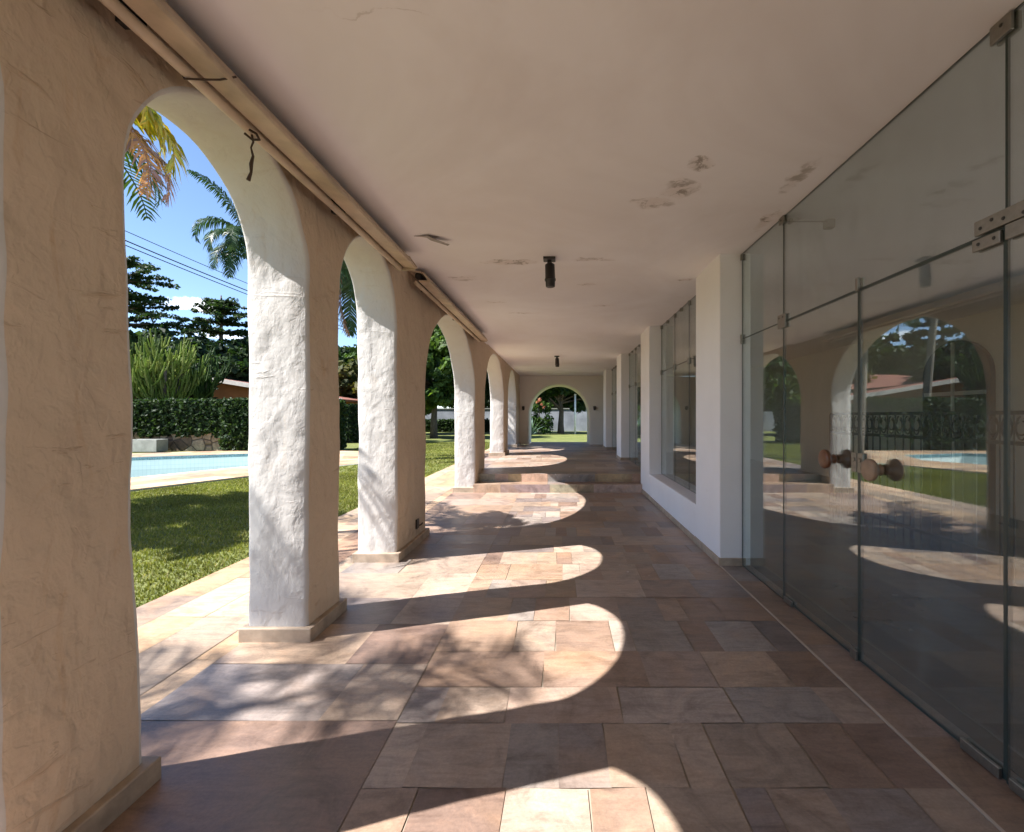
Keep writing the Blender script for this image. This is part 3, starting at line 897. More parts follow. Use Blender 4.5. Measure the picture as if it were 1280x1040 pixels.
# cord
q = MB()
q.tube([(-1.475, 2.29, 2.745), (-1.47, 2.295, 2.71), (-1.478, 2.29, 2.68), (-1.468, 2.29, 2.64), (-1.476, 2.288, 2.60), (-1.474, 2.285, 2.56), (-1.484, 2.28, 2.52)], [.005, .005, .004, .006, .009, .006, .010], 7)
q.tube([(-1.47, 2.26, 2.75), (-1.44, 2.27, 2.735), (-1.45, 2.31, 2.73), (-1.49, 2.32, 2.735), (-1.51, 2.29, 2.75)], .006, 6)
tag(q.build('cord', M['rope'], smooth=True), 'short frayed brown cord hanging from the long awning casing', 'cord')
q = MB(); q.tube([(-1.53, 1.92, 2.80), (-1.49, 1.90, 2.735), (-1.43, 1.915, 2.742), (-1.37, 1.93, 2.752), (-1.325, 1.96, 2.785)], .004, 6)
tag(q.build('wire', M['rope'], smooth=True), 'thin dark wire looped round the long awning casing', 'wire')

def ceiling_light(x, y, z, label, s=1.0):
    t = thing('ceiling_light', label, 'ceiling light', (x, y, z), 'black spotlights under the veranda ceiling')
    q = MB(); q.box(x - .058 * s, x + .058 * s, y - .058 * s, y + .058 * s, z - .022, z - .001); q.build('mount', M['darkmetal'], t, bevel=.004)
    q = MB(); q.tube([(x, y, z - .02), (x + .004, y, z - .07)], .022 * s, 12); q.build('stem', M['darkmetal'], t)
    q = MB(); q.lathe((x + .004, y, z - .055), (0.03, -.10, -1), [(0, .030 * s), (.012, .046 * s), (.15, .048 * s), (.152, .053 * s), (.168, .053 * s), (.17, .046 * s), (.225, .044 * s), (.222, .036 * s), (.14, .030 * s)], 24)
    q.build('lamp_housing', M['darkmetal'], t, smooth=True)
ceiling_light(-.11, 4.62, CEIL, 'rusty black ceiling spotlight beside the water stains, nearer one')
ceiling_light(-.10, 12.4, CEIL2, 'small black ceiling spotlight beyond the steps', 1.1)
for x, lab in ((1.30, 'small black wall lamp to the right of the round end arch'), (-1.44, 'small black wall lamp to the left of the round end arch')):
    t = thing('wall_lamp', lab, 'wall lamp', (x, 18.49, 1.72), 'wall lamps beside the end arch')
    q = MB(); q.box(x - .035, x + .035, 18.47, 18.495, 1.66, 1.74); q.build('mount', M['darkmetal'], t, bevel=.004)
    q = MB(); q.lathe((x, 18.41, 1.62), (0, 0, 1), [(0, .02), (.02, .045), (.14, .055), (.16, .03)], 14); q.build('lamp_shade', M['darkmetal'], t)
    q = MB(); q.tube([(x, 18.46, 1.70), (x, 18.41, 1.70)], .010, 8); q.build('arm', M['darkmetal'], t)
t = thing('outlet', 'small dark outlet box low on the third column', 'outlet', (XI, 5.25, .23))
q = MB(); q.box(XI - .005, XI + .018, 5.22, 5.30, .17, .27); q.build('cover', M['darkmetal'], t, bevel=.003)
q = MB(); q.tube([(XI + .012, 5.30, .19), (XI + .016, 5.37, .185), (XI + .014, 5.43, .19)], .008, 7); q.build('conduit', M['rope'], t)

q = MB(); fz = CEIL
out = [(-1.24, 4.05), (-1.14, 4.07), (-1.12, 4.13), (-.98, 4.16), (-.955, 4.12), (-1.06, 4.05), (-1.10, 4.00), (-1.14, 4.02)]
dz = [.004, .006, .010, .045, .050, .030, .020, .010]
n_ = len(out)
q.v += [(x, y, fz - d) for (x, y), d in zip(out, dz)] + [(x, y, fz - d + .0035) for (x, y), d in zip(out, dz)]
q.f.append(tuple(range(n_))[::-1]); q.f.append(tuple(range(n_, 2 * n_))); q.f += [(k, (k + 1) % n_, n_ + (k + 1) % n_, n_ + k) for k in range(n_)]
tag(q.build('paint_flake', M['flake']), 'grey curled flake of loose paint hanging from the ceiling near the awning', 'paint flake')

# wrought iron railing in the room
t = thing('railing', 'black ornate wrought iron railing standing inside behind the glass doors', 'railing', (4.0, 5.5, 0))
RX = 4.0
q = MB()
for z in (1.43, 1.16, .12): q.box(RX - .018, RX + .018, 3.0, 7.1, z - .018, z + .018)
q.build('rail', M['iron'], t)
for k, y in enumerate(np.arange(3.0, 7.15, .137)):
    q = MB(); q.tube([(RX, y, 0), (RX, y, 1.42)], .0085 if k % 6 else .022, 6); q.build('baluster', M['iron'], t)
q = MB()
for y in np.arange(3.07, 7.05, .137):
    for s in (1, -1):
        q.tube([(RX, y + s * .05 * math.sin(a) , 1.295 + .105 * math.cos(a) * (1 if s > 0 else .6)) for a in np.linspace(.2, 2 * PI - .6, 12)], .008, 5)
q.build('scrollwork', M['iron'], t)

# ------------------------------------------------------------------ plants
def leaf_cloud(centers, radii, n_per, size, pal, seed, flat=1.0, up=.35, elong=1.6):
    """leaf-sized faces scattered round clump centres"""
    r = np.random.default_rng(seed)
    C = np.repeat(np.asarray(centers, float), n_per, 0); R = np.repeat(np.asarray(radii, float), n_per)
    n = len(C)
    d = r.normal(size=(n, 3)); d /= np.linalg.norm(d, axis=1)[:, None]
    rad = R * r.uniform(.15, 1.0, n) ** .5
    P = C + d * rad[:, None] * np.array([1, 1, flat])
    nrm = d * .6 + r.normal(size=(n, 3)) * .6 + np.array([0, 0, up]); nrm /= np.linalg.norm(nrm, axis=1)[:, None]
    t = np.cross(nrm, r.normal(size=(n, 3))); t /= np.linalg.norm(t, axis=1)[:, None]
    b = np.cross(nrm, t)
    s = size * r.uniform(.6, 1.35, n)
    L = t * (s * elong)[:, None]; W = b * (s * .5)[:, None]
    fold = nrm * (s * .15)[:, None]
    V = np.stack([P - L * .5, P + W - fold, P + L * .5, P - W - fold], 1).reshape(-1, 3)
    F = np.arange(4 * n).reshape(-1, 4)
    pal = np.asarray(pal)
    cc = np.repeat(r.integers(0, len(pal), len(centers)), n_per)
    alt = r.integers(0, len(pal), n)
    pick = np.where(r.random(n) < .65, cc, alt)
    col = pal[pick] * r.uniform(.7, 1.25, n)[:, None]
    return V, F, np.repeat(col, 4, 0)

GREEN = [(.035, .075, .015), (.05, .095, .018), (.065, .12, .022), (.028, .06, .018)]
DARK = [(.016, .036, .012), (.022, .048, .014), (.032, .062, .018), (.04, .07, .02)]
OLIVE = [(.08, .085, .022), (.11, .105, .03), (.06, .075, .02), (.13, .10, .035)]
LIGHT = [(.075, .13, .02), (.10, .165, .028), (.06, .105, .018)]

def tree(label, base, h_trunk, blobs, nclump, n_per, size, pal, seed, crad=.5, flat=.7, trunk_r=.2, name='tree', cat='tree', group=None, lean=(0, 0)):
    rnd = random.Random(seed)
    t = thing(name, label, cat, base, group)
    cs = []
    wts = [b[3] * b[4] * b[5] for b in blobs]
    for _ in range(nclump):
        b = rnd.choices(blobs, wts)[0]
        while True:
            d = Vector((rnd.uniform(-1, 1), rnd.uniform(-1, 1), rnd.uniform(-1, 1)))
            if .35 < d.length < 1: break
        cs.append((base[0] + b[0] + d.x * b[3], base[1] + b[1] + d.y * b[4], base[2] + b[2] + d.z * b[5]))
    q = MB()
    top = Vector(base) + Vector((lean[0], lean[1], h_trunk))
    q.tube([Vector(base) - Vector((0, 0, .2)), Vector(base).lerp(top, .3), Vector(base).lerp(top, .65) + Vector((.05, .04, 0)), top], [trunk_r * 1.35, trunk_r, trunk_r * .82, trunk_r * .6], 10)
    q.build('trunk', M['bark'], t, smooth=True)
    q = MB()
    for c in rnd.sample(cs, min(len(cs), 16)):
        c = Vector(c); s = Vector(base).lerp(top, rnd.uniform(.6, 1.0))
        mid = s.lerp(c, .5) + Vector((0, 0, .12 * (c - s).length))
        q.tube([s, mid, c], [trunk_r * .4, trunk_r * .25, .02], 6, cap=False)
    q.build('branches', M['bark'], t, smooth=True)
    V, F, C = leaf_cloud(cs, [crad * rnd.uniform(.6, 1.3) for _ in cs], n_per, size, pal, seed, flat)
    poly_mesh('crown', V, F, C, M['leaf'], t)
    return t

def frond_mesh(start, az, e0, length, droop, npair, lfl, col, seed, width=.02, hang=.5, twist=0.0):
    """one feather frond: arching rachis with two rows of drooping leaflets"""
    r = np.random.default_rng(seed)
    N = 18
    pts = [Vector(start)]; e = e0; a = az
    dirs = []
    for i in range(N):
        d = Vector((math.cos(a) * math.cos(e), math.sin(a) * math.cos(e), math.sin(e)))
        dirs.append(d); pts.append(pts[-1] + d * (length / N))
        e -= droop / N * (0.4 + 1.6 * i / N); a += twist / N
    dirs.append(dirs[-1])
    rad = [.018 * (1 - .85 * i / N) + .003 for i in range(N + 1)]
    q = MB(); q.tube(pts, rad, 5, cap=False)
    V = [tuple(v) for v in q.v]; Q = [f for f in q.f]
    col = np.array(col)
    C = [col.mean(0) * 1.1] * len(V)
    up = Vector((0, 0, 1))
    for k in range(npair):
        t = .10 + .90 * (k + .5) / npair
        i = min(N - 1, int(t * N)); f = t * N - i
        p = pts[i].lerp(pts[i + 1], f); d = dirs[i]
        s = d.cross(up)
        if s.length < .05: s = Vector((math.sin(az), -math.cos(az), 0))
        s.normalize(); nn = s.cross(d).normalized()
        ll = lfl * (math.sin(PI * min(1, t * .92 + .08)) ** .6 * .9 + .1)
        for sg in (1, -1):
            L = ll * r.uniform(.8, 1.15)
            dr = (d * r.uniform(.45, .75) + s * sg * .9 + nn * r.uniform(-.05, .35)).normalized()
            m_ = p + dr * L * .5; m_.z -= hang * L * .10
            dr2 = (dr + Vector((0, 0, -hang * 1.3))).normalized()
            tip = m_ + dr2 * L * .5
            w = width * r.uniform(.8, 1.2)
            wv = d * w
            n = len(V)
            V += [tuple(p - wv * .5), tuple(p + wv * .5), tuple(m_ + wv), tuple(m_ - wv), tuple(tip + wv * .12), tuple(tip - wv * .12)]
            Q += [(n, n + 1, n + 2, n + 3), (n + 3, n + 2, n + 4, n + 5)]
            c = col[r.integers(0, len(col))] * r.uniform(.75, 1.2)
            C += [c] * 6
    return V, Q, np.array(C)

PALMG = [(.055, .10, .022), (.075, .125, .03), (.045, .085, .02)]
PALMD = [(.025, .055, .022), (.035, .07, .026), (.045, .085, .03)]
YELL = [(.50, .42, .03), (.38, .38, .035), (.58, .40, .05)]
RUST = [(.42, .20, .09), (.34, .17, .12), (.28, .16, .15), (.52, .26, .09)]
def palm(label, base, crown, fronds, trunk_r, group=None, pal=PALMG, seed=1, name='palm_tree'):
    t = thing(name, label, 'palm tree', base, group)
    b, c = Vector(base), Vector(crown)
    q = MB(); mid = b.lerp(c, .5) + Vector((.12, -.08, 0))
    pts = [b - Vector((0, 0, .2))] + [b.lerp(mid, k / 4) if k < 4 else mid for k in (1, 2, 3, 4)] + [mid.lerp(c, k / 4) for k in (1, 2, 3, 4)]
    q.tube(pts, [trunk_r * (1.25 - .45 * i / 8) * (1 + .05 * (i % 2)) for i in range(9)], 12)
    q.build('trunk', M['palmbark'], t, smooth=True)
    for i, f in enumerate(fronds):
        az, e0, ln, dr = f[:4]; pc = f[4] if len(f) > 4 else pal; kw = f[5] if len(f) > 5 else {}
        V, Q, C = frond_mesh(c + Vector((math.cos(az), math.sin(az), 0)) * trunk_r * .6, az, e0, ln, dr, kw.get('n', 46), kw.get('l', .55), pc, seed * 100 + i, kw.get('w', .022), kw.get('h', .5), kw.get('tw', 0))
        o = poly_mesh('frond', V, Q, C, M['palm'], t)
        if len(f) > 6: o['label'] = f[6]
    return t
def fan(count, seed, ln, e=(.2, 1.1), dr=(1.2, 2.0), jit=.25, **kw):
    r = random.Random(seed)
    return [(2 * PI * i / count + r.uniform(-jit, jit), r.uniform(*e), ln * r.uniform(.85, 1.15), r.uniform(*dr), kw.get('pal', PALMG), kw) for i in range(count)]

# garden palms whose fronds shade the veranda
G = 'slender garden palms beside the lawn'
fr = fan(7, 3, 1.9, l=.45, n=36)
fr += [(.35, .55, 1.9, 2.3, YELL, dict(n=52, l=.50, w=.03, h=.9), 'yellowing palm frond'),
       (.05, .15, 1.95, 1.9, RUST, dict(n=52, l=.42, w=.022, h=.8), 'drying rust coloured palm frond'),
       (.7, .9, 1.7, 2.6, YELL, dict(n=44, l=.45, w=.026, h=.9)), (.15, .85, 1.75, 2.5, YELL, dict(n=48, l=.42, w=.028, h=1.0)), (.45, .2, 1.8, 1.9, RUST, dict(n=48, l=.40, w=.024, h=.9))]
palm('slender palm behind the nearest column with yellow and rust coloured drooping fronds', (-5.6, 4.9, -.03), (-5.65, 4.9, 4.62), fr, .07, G, seed=3)
palm('tall slender green palm left of the camera shading the near floor', (-7.5, .4, -.03), (-7.5, .4, 7.35),
     [(.30, .35, 1.75, 1.3, PALMG, dict(n=24, l=.52, w=.030, h=.3)), (-.15, .2, 1.5, 1.4, PALMG, dict(n=24, l=.45, w=.030, h=.3)), (.65, .6, 1.35, 2.0, PALMG, dict(n=22, l=.42, w=.028, h=.3)), (2.1, .8, 2.0, 1.8), (2.9, .4, 2.0, 1.8), (3.7, .7, 1.8, 2.2, PALMG, dict(n=30, l=.5, w=.04))], .05, G, seed=4)
palm('low bushy green palm by the pool shading the lawn', (-8.05, 5.3, -.03), (-8.0, 5.35, 3.4), fan(11, 9, 1.9, l=.55, w=.04), .08, G, seed=5)
palm('low bushy green palm beside the pool coping with broad fronds', (-8.9, 6.5, -.03), (-8.85, 6.5, 3.6), fan(11, 19, 1.9, l=.55, w=.045), .08, G, seed=8)
# tall feathery palms beyond
palm('tall palm with drooping blue green fronds beyond the pool', (-14.9, 24.2, 0), (-15.62, 24, 10.3),
     [(PI + .3, .9, 3.3, 2.9, PALMD, dict(n=70, l=.75, w=.035, h=1.2)), (PI - .5, .35, 2.8, 2.6, PALMD, dict(n=70, l=.75, w=.035, h=1.2)), (PI + .9, 1.25, 3.6, 1.1, PALMD, dict(n=70, l=.7, w=.035, h=.8)),
      (PI + 1.3, .2, 2.8, 2.0, PALMD, dict(n=70, l=.75, w=.035, h=1.3)), (-1.3, .3, 3.0, 2.2, PALMD, dict(n=70, l=.75, w=.035, h=1.3)), (-PI / 2 - .3, -.4, 2.8, 1.2, PALMD, dict(n=70, l=.8, w=.035, h=1.3)),
      (-PI / 2 + .1, -.6, 3.0, 1.0, PALMD, dict(n=70, l=.8, w=.035, h=1.3)), (.2, .6, 3, 2.2, PALMD, dict(n=60, l=.7, w=.035)), (1.2, .7, 3, 2.2, PALMD, dict(n=60, l=.7, w=.035)), (2.2, .7, 3, 2.2, PALMD, dict(n=60, l=.7, w=.035))], .16, seed=6)
palm('shaggy dark palm seen between the second and third columns', (-6.1, 15.4, 0), (-6.55, 15.3, 6.9),
     fan(9, 17, 2.4, e=(-.3, .8), dr=(1.6, 2.8), pal=PALMD, n=64, l=.6, w=.03, h=1.3) +
     [(PI + a, e, 3.0, .7, RUST[1:3] if k == 5 else PALMD, dict(n=74, l=.65, w=.034, h=1.3)) for k, (a, e) in enumerate([(.2, -.9), (-.4, -.7), (.8, -1.1), (1.4, -.8), (-1.0, -1.0), (.5, -1.25), (1.1, -.5), (2.2, -.9)])], .15, seed=7)

# layered conifer
def layered(label, base, height, tiers, seed, pal=DARK, name='conifer'):
    rnd = random.Random(seed)
    t = thing(name, label, 'tree', base)
    b = Vector(base)
    q = MB(); q.tube([b, b + Vector((0, 0, height * .5)), b + Vector((0, 0, height))], [.32, .22, .05], 10); q.build('trunk', M['bark'], t, smooth=True)
    cs = []; rs = []
    for (z, R) in tiers:
        nb = 9; a0 = rnd.uniform(0, 1)
        for k in range(nb):
            a = a0 + 2 * PI * k / nb + rnd.uniform(-.15, .15); L = R * rnd.uniform(.8, 1.12)
            tip = b + Vector((math.cos(a) * L, math.sin(a) * L, z + rnd.uniform(-.2, .25)))
            s = b + Vector((0, 0, z - .1))
            q = MB(); q.tube([s, s.lerp(tip, .5) + Vector((0, 0, .1)), tip], [.07, .05, .015], 5, cap=False)
            q.build('branch', M['bark'], t, smooth=True)
            for f in np.linspace(.25, 1, int(3 + L * 1.6)):
                p = s.lerp(tip, f)
                cs.append((p.x + rnd.uniform(-.25, .25), p.y + rnd.uniform(-.25, .25), p.z + .1)); rs.append(rnd.uniform(.28, .52))
    V, F, C = leaf_cloud(cs, rs, 26, .16, pal, seed, flat=.45)
    poly_mesh('crown', V, F, C, M['leaf'], t)
layered('dark layered conifer with flat open tiers, tallest beyond the stone wall', (-31.2, 34, 0), 13.5, [(11.1, 3.2), (9.9, 2.6), (9.1, 3.4), (8.0, 5.6), (7.0, 6.6), (6.0, 6.0), (5, 5), (12.3, 1.6)], 41)
layered('round topped dark pine right of the white cloud', (-27.6, 39, 0), 11.2, [(9.8, 1.9), (9.0, 2.4), (8.2, 2.1), (10.5, 1.1), (6.4, 1.6), (5.2, 2.0)], 42)

# upright branching euphorbia (candelabra cactus)
def euphorbia(label, base, h, r0, n, pal, seed, group):
    rnd = random.Random(seed)
    t = thing('candelabra_cactus', label, 'cactus', base, group)
    b = Vector(base); V, F, C = [], [], []
    def limb(pts, r):
        q = MB(); q.tube(pts, r, 5); c = np.array(rnd.choice(pal)) * rnd.uniform(.75, 1.25); n0 = len(V)
        V.extend(q.v)
        for f in q.f:
            if len(f) == 4: F.append(tuple(n0 + i for i in f))
        C.extend([c] * len(q.v))
    arms = max(12, n // 18)
    for k in range(arms):
        a = 2 * PI * k / arms + rnd.uniform(-.3, .3); f = rnd.uniform(.25, 1.0)
        o_ = Vector((math.cos(a), math.sin(a), 0)); R = r0 * f
        p0 = b + Vector((0, 0, rnd.uniform(.0, .25) * h)); p1 = p0 + o_ * R * .5 + Vector((0, 0, h * .16)); p2 = b + o_ * R * .9 + Vector((0, 0, h * rnd.uniform(.42, .66) * (1.15 - .3 * f)))
        limb([p0, p0.lerp(p1, .5), p1, p2], [.075, .07, .065, .05])
        for j in range(n // arms):
            t_ = rnd.uniform(.15, 1.0); s = p0.lerp(p1, t_ * 2) if t_ < .5 else p1.lerp(p2, t_ * 2 - 1)
            aa = a + rnd.gauss(0, 1.0); o2 = Vector((math.cos(aa), math.sin(aa), 0))
            L = rnd.uniform(.45, 1.25) * h / 4.2
            e1 = s + o2 * L * rnd.uniform(.22, .42) + Vector((0, 0, L * .28)); e2 = e1 + o2 * L * rnd.uniform(.05, .32) + Vector((0, 0, L * .85))
            limb([s, e1, e1.lerp(e2, .6) + o2 * .04, e2], [.034, .042, .040, .02])
            for m in range(2):
                s2 = e1.lerp(e2, rnd.uniform(0, .6)); ab = aa + rnd.uniform(-1.6, 1.6); o3 = Vector((math.cos(ab), math.sin(ab), 0)); l3 = rnd.uniform(.25, .6)
                limb([s2, s2 + o3 * l3 * .4 + Vector((0, 0, l3 * .25)), s2 + o3 * l3 * .6 + Vector((0, 0, l3 * .95))], [.03, .036, .016])
    poly_mesh('stems', V, F, np.array(C), M['leaf'], t, smooth=True)
    q = MB(); q.tube([b - Vector((0, 0, 1.2)), b + Vector((0, 0, h * .35)), b + Vector((.1, 0, h * .6))], [.22, .16, .08], 8); q.build('trunk', M['bark'], t, smooth=True)
    q = MB()
    for k in range(9):
        a = rnd.uniform(0, 2 * PI); q.tube([b + Vector((0, 0, .1 * h)), b + Vector((math.cos(a) * r0 * .35, math.sin(a) * r0 * .35, h * .3)), b + Vector((math.cos(a) * r0 * .6, math.sin(a) * r0 * .6, h * .55))], [.10, .08, .05], 6)
    q.build('branches', M['bark'], t, smooth=True)
GC = 'candelabra cacti above the stone wall'
euphorbia('bright green candelabra cactus above the clipped hedge', (-18.05, 21.8, 1.2), 4.1, 1.45, 330, [(.20, .27, .05), (.26, .32, .07), (.14, .20, .04), (.30, .34, .10)], 51, GC)
euphorbia('tall dark green candelabra cactus half hidden by the nearest column', (-20.6, 23.2, 1.2), 5.2, 1.5, 300, [(.09, .14, .03), (.12, .17, .04), (.06, .10, .025)], 52, GC)
euphorbia('darker candelabra cactus behind and right of the bright one', (-19.6, 25.4, 1.2), 4.2, 1.5, 300, [(.05, .10, .025), (.035, .075, .02), (.07, .12, .03)], 53, GC)

# stone wall, hedges, planter
def hedge(label, x0, x1, y0, y1, z0, z1, seed, n, pal, size=.07):
    r = np.random.default_rng(seed)
    t = thing('hedge', label, 'hedge', ((x0 + x1) / 2, (y0 + y1) / 2, z0))
    area = [(x1 - x0) * (y1 - y0), (x1 - x0) * (z1 - z0), (x1 - x0) * (z1 - z0), (y1 - y0) * (z1 - z0), (y1 - y0) * (z1 - z0)]
    k = r.choice(5, n, p=np.array(area) / sum(area))
    P = np.stack([r.uniform(x0, x1, n), r.uniform(y0, y1, n), r.uniform(z0, z1, n)], 1)
    P[k == 0, 2] = z1; P[k == 1, 1] = y0; P[k == 2, 1] = y1; P[k == 3, 0] = x0; P[k == 4, 0] = x1
    P += r.normal(size=P.shape) * .045
    V, F, C = leaf_cloud(P, np.full(n, .06), 3, size, pal, seed, up=.5)
    poly_mesh('foliage', V, F, C, M['leaf'], t)
    q = MB(); g = .09; q.box(x0 + g, x1 - g, y0 + g, y1 - g, z0, z1 - g)
    q.build('twigs', M['hedgecore'], t)
hedge('flat clipped dark hedge on top of the stone wall', -24, -13.75, 19.42, 20.9, .62, 1.98, 61, 9000, DARK, .10)
hedge('squared dark hedge at the right end of the stone wall', -13.6, -9.3, 19.25, 20.6, 0, 2.02, 62, 6500, DARK, .10)
hedge('dark hedge across the lawn seen past the second column', -13.5, -8.5, 25.5, 26.6, 0, 1.95, 63, 3600, DARK, .08)
hedge('low dark hedge in front of the white boundary wall', -14, -3.8, 42.4, 43.4, 0, 1.0, 64, 2600, DARK, .12)
q = MB(); q.box(-24, -13.7, 19.5, 20.4, -.1, .74)
def rough(o, amp, f):
    for v in o.data.vertices:
        v.co += mnoise.noise_vector(v.co * f) * amp
w = q.build('stone_wall', M['rubble'])
bm = bmesh.new(); bm.from_mesh(w.data); bmesh.ops.subdivide_edges(bm, edges=bm.edges, cuts=20, use_grid_fill=True); bm.to_mesh(w.data); bm.free(); rough(w, .06, 2.2)
tag(w, 'rubble stone retaining wall below the clipped hedge by the pool', 'wall')
t = thing('planter', 'pale concrete trough against the stone wall', 'planter', (-16.3, 18.9, 0))
q = MB(); q.box(-17.0, -15.75, 18.7, 18.76, 0, .48); q.box(-17.0, -15.75, 19.2, 19.26, 0, .48); q.box(-17.0, -16.94, 18.76, 19.2, 0, .48); q.box(-15.81, -15.75, 18.76, 19.2, 0, .48)
q.build('trough', M['concrete'], t, bevel=.01)
q = MB(); q.box(-16.93, -15.82, 18.77, 19.19, .1, .40); q.build('soil', M['bark'], t)

# neighbour's house
nh = thing('neighbour_house', 'orange walled house with red tiled roof behind the hedge', 'house', (-20, 31, 0))
q = MB()
q.v += [(-23.4, 30, 0), (-14.0, 30, 0), (-14.0, 30, 2.35), (-23.4, 30, 3.9), (-23.4, 36, 0), (-14, 36, 0), (-14, 36, 2.35), (-23.4, 36, 3.9)]
q.f += [(0, 1, 2, 3), (4, 7, 6, 5), (0, 3, 7, 4), (1, 5, 6, 2), (3, 2, 6, 7), (0, 4, 5, 1)]
q.build('wall', M['orange'], nh)
q = MB()
q.v += [(-23.7, 29.6, 3.98), (-13.5, 29.6, 2.30), (-13.5, 36.4, 2.30), (-23.7, 36.4, 3.98), (-23.7, 29.6, 4.12), (-13.5, 29.6, 2.44), (-13.5, 36.4, 2.44), (-23.7, 36.4, 4.12)]
q.f += [(0, 1, 2, 3), (4, 7, 6, 5), (0, 4, 5, 1), (1, 5, 6, 2), (2, 6, 7, 3), (3, 7, 4, 0)]
q.v += [(-23.7, 33, 3.9), (-16.8, 33, 3.2), (-16.8, 38, 4.8), (-21.6, 38, 4.8)]; n = 8
q.f += [(n, n + 1, n + 2, n + 3)]
rf = q.build('roof', M['roof'], nh)
q = MB(); q.v += [(-23.75, 29.5, 3.90), (-13.45, 29.5, 2.21), (-13.45, 29.59, 2.21), (-23.75, 29.59, 3.90), (-23.75, 29.5, 4.16), (-13.45, 29.5, 2.47), (-13.45, 29.59, 2.47), (-23.75, 29.59, 4.16)]
q.f += [(0, 1, 2, 3), (4, 7, 6, 5), (0, 4, 5, 1), (1, 5, 6, 2), (2, 6, 7, 3), (3, 7, 4, 0)]
q.build('verge_board', M['verge'], rf)

# background trees
GB = 'trees beyond the garden'
tree('dense dark tree behind the bright candelabra cactus', (-27, 33, 0), 4, [(0, 0, 4.6, 4.5, 3, 2.6), (3, 0, 3.6, 3, 2.5, 2.2)], 150, 95, .30, DARK, 71, .8, group=GB)
tree('mid green tree behind the orange house', (-26.5, 47, 0), 5, [(0, 0, 5.6, 5, 3, 2.8), (6, 1, 5.0, 4.5, 3, 2.6)], 150, 95, .36, GREEN, 72, .9, group=GB)
tree('feathery tree with thin upright crown right of the cactus', (-25.0, 42.5, 0), 5, [(0, 0, 5.2, 2.2, 2, 3.0), (2.6, 0, 4.8, 2, 2, 2.4)], 80, 80, .26, GREEN, 73, .6, group=GB)
tree('reddish olive tree seen between the second and third columns', (-15.5, 36, 0), 3.2, [(0, 0, 3.4, 4.0, 2.5, 2.0)], 110, 90, .26, OLIVE, 74, .7, group=GB)
tree('sunlit leafy tree seen through the wide arch', (-8.2, 31, 0), 3.4, [(0, 0, 4.4, 3.2, 2.6, 2.8), (-2.5, .6, 3.6, 2.0, 2, 2.0)], 170, 90, .24, LIGHT + GREEN, 75, .62, group=GB)
tree('tall dark tree towering behind the sunlit tree', (-11.0, 38, 0), 6, [(0, 0, 7.0, 4.6, 3, 4.2)], 170, 85, .32, DARK, 76, .8, group=GB)
tree('broad dark tree with bare trunk on the lawn beyond the end arch', (.0, 39.0, 0), 2.6, [(0, 0, 4.6, 4.4, 3.0, 2.0), (-2.4, .5, 3.6, 2.2, 2, 1.3), (2.6, .5, 3.4, 2.0, 2, 1.6)], 220, 95, .24, DARK + GREEN[:1], 77, .6, trunk_r=.24, group=GB)
tree('tall dark tree behind the white wall beyond the end arch', (3, 50, 0), 6, [(0, 0, 6.2, 9, 3, 4.8)], 190, 95, .42, DARK, 78, 1.1, group=GB)
tree('dark green tree over the boundary wall left of the end arch', (-7.5, 52, 0), 6, [(0, 0, 6.0, 7, 3, 4.6)], 170, 90, .42, DARK, 79, 1.1, group=GB)
tree('dark tree far behind the reddish olive tree', (-22, 56, 0), 6, [(0, 0, 5.4, 8, 3, 4.0)], 150, 80, .45, DARK, 80, 1.1, group=GB)
tree('bushy dark tree right behind the clipped hedge', (-22.5, 27.5, 0), 2.2, [(0, 0, 3.2, 2.6, 1.6, 1.9)], 90, 90, .20, DARK, 81, .55, group=GB)
tree('spreading dark tree under the round topped pine', (-23.5, 39, 0), 3.5, [(0, 0, 5.4, 3.6, 2.4, 2.6), (-3, 0, 4.4, 2.6, 2.2, 2.2)], 150, 95, .26, DARK + GREEN[:1], 82, .7, group=GB)
tree('wide dark tree leaning over the left end of the boundary wall', (-4.6, 40.5, 0), 3, [(0, 0, 4.8, 3.0, 2.2, 2.0)], 120, 95, .24, DARK, 83, .6, group=GB)
# flowers and agave beyond the end arch
V, F, C = leaf_cloud([(-1.62, 36.5, 2.62), (-1.45, 36.4, 2.3), (-1.8, 36.5, 2.45), (-1.3, 36.4, 2.05)], [.16, .10, .12, .09], 50, .07, [(.45, .14, .12), (.50, .24, .15), (.45, .32, .12)], 90)
t = thing('flowering_bush', 'bush with red and orange flowers under the broad dark tree', 'bush', (-1.7, 36.9, 0))
poly_mesh('flowers', V, F, C, M['flowers'], t)
rr = random.Random(4)
V, F, C = leaf_cloud([(-1.7 + rr.uniform(-.9, .9), 36.9 + rr.uniform(-.3, .3), rr.uniform(.3, 2.4)) for _ in range(50)], [.3] * 50, 60, .12, GREEN, 91)
poly_mesh('foliage', V, F, C, M['leaf'], t)
q = MB(); q.tube([(-1.7, 36.9, -.1), (-1.65, 36.9, 2.0)], [.06, .03], 6); q.build('stem', M['bark'], t)
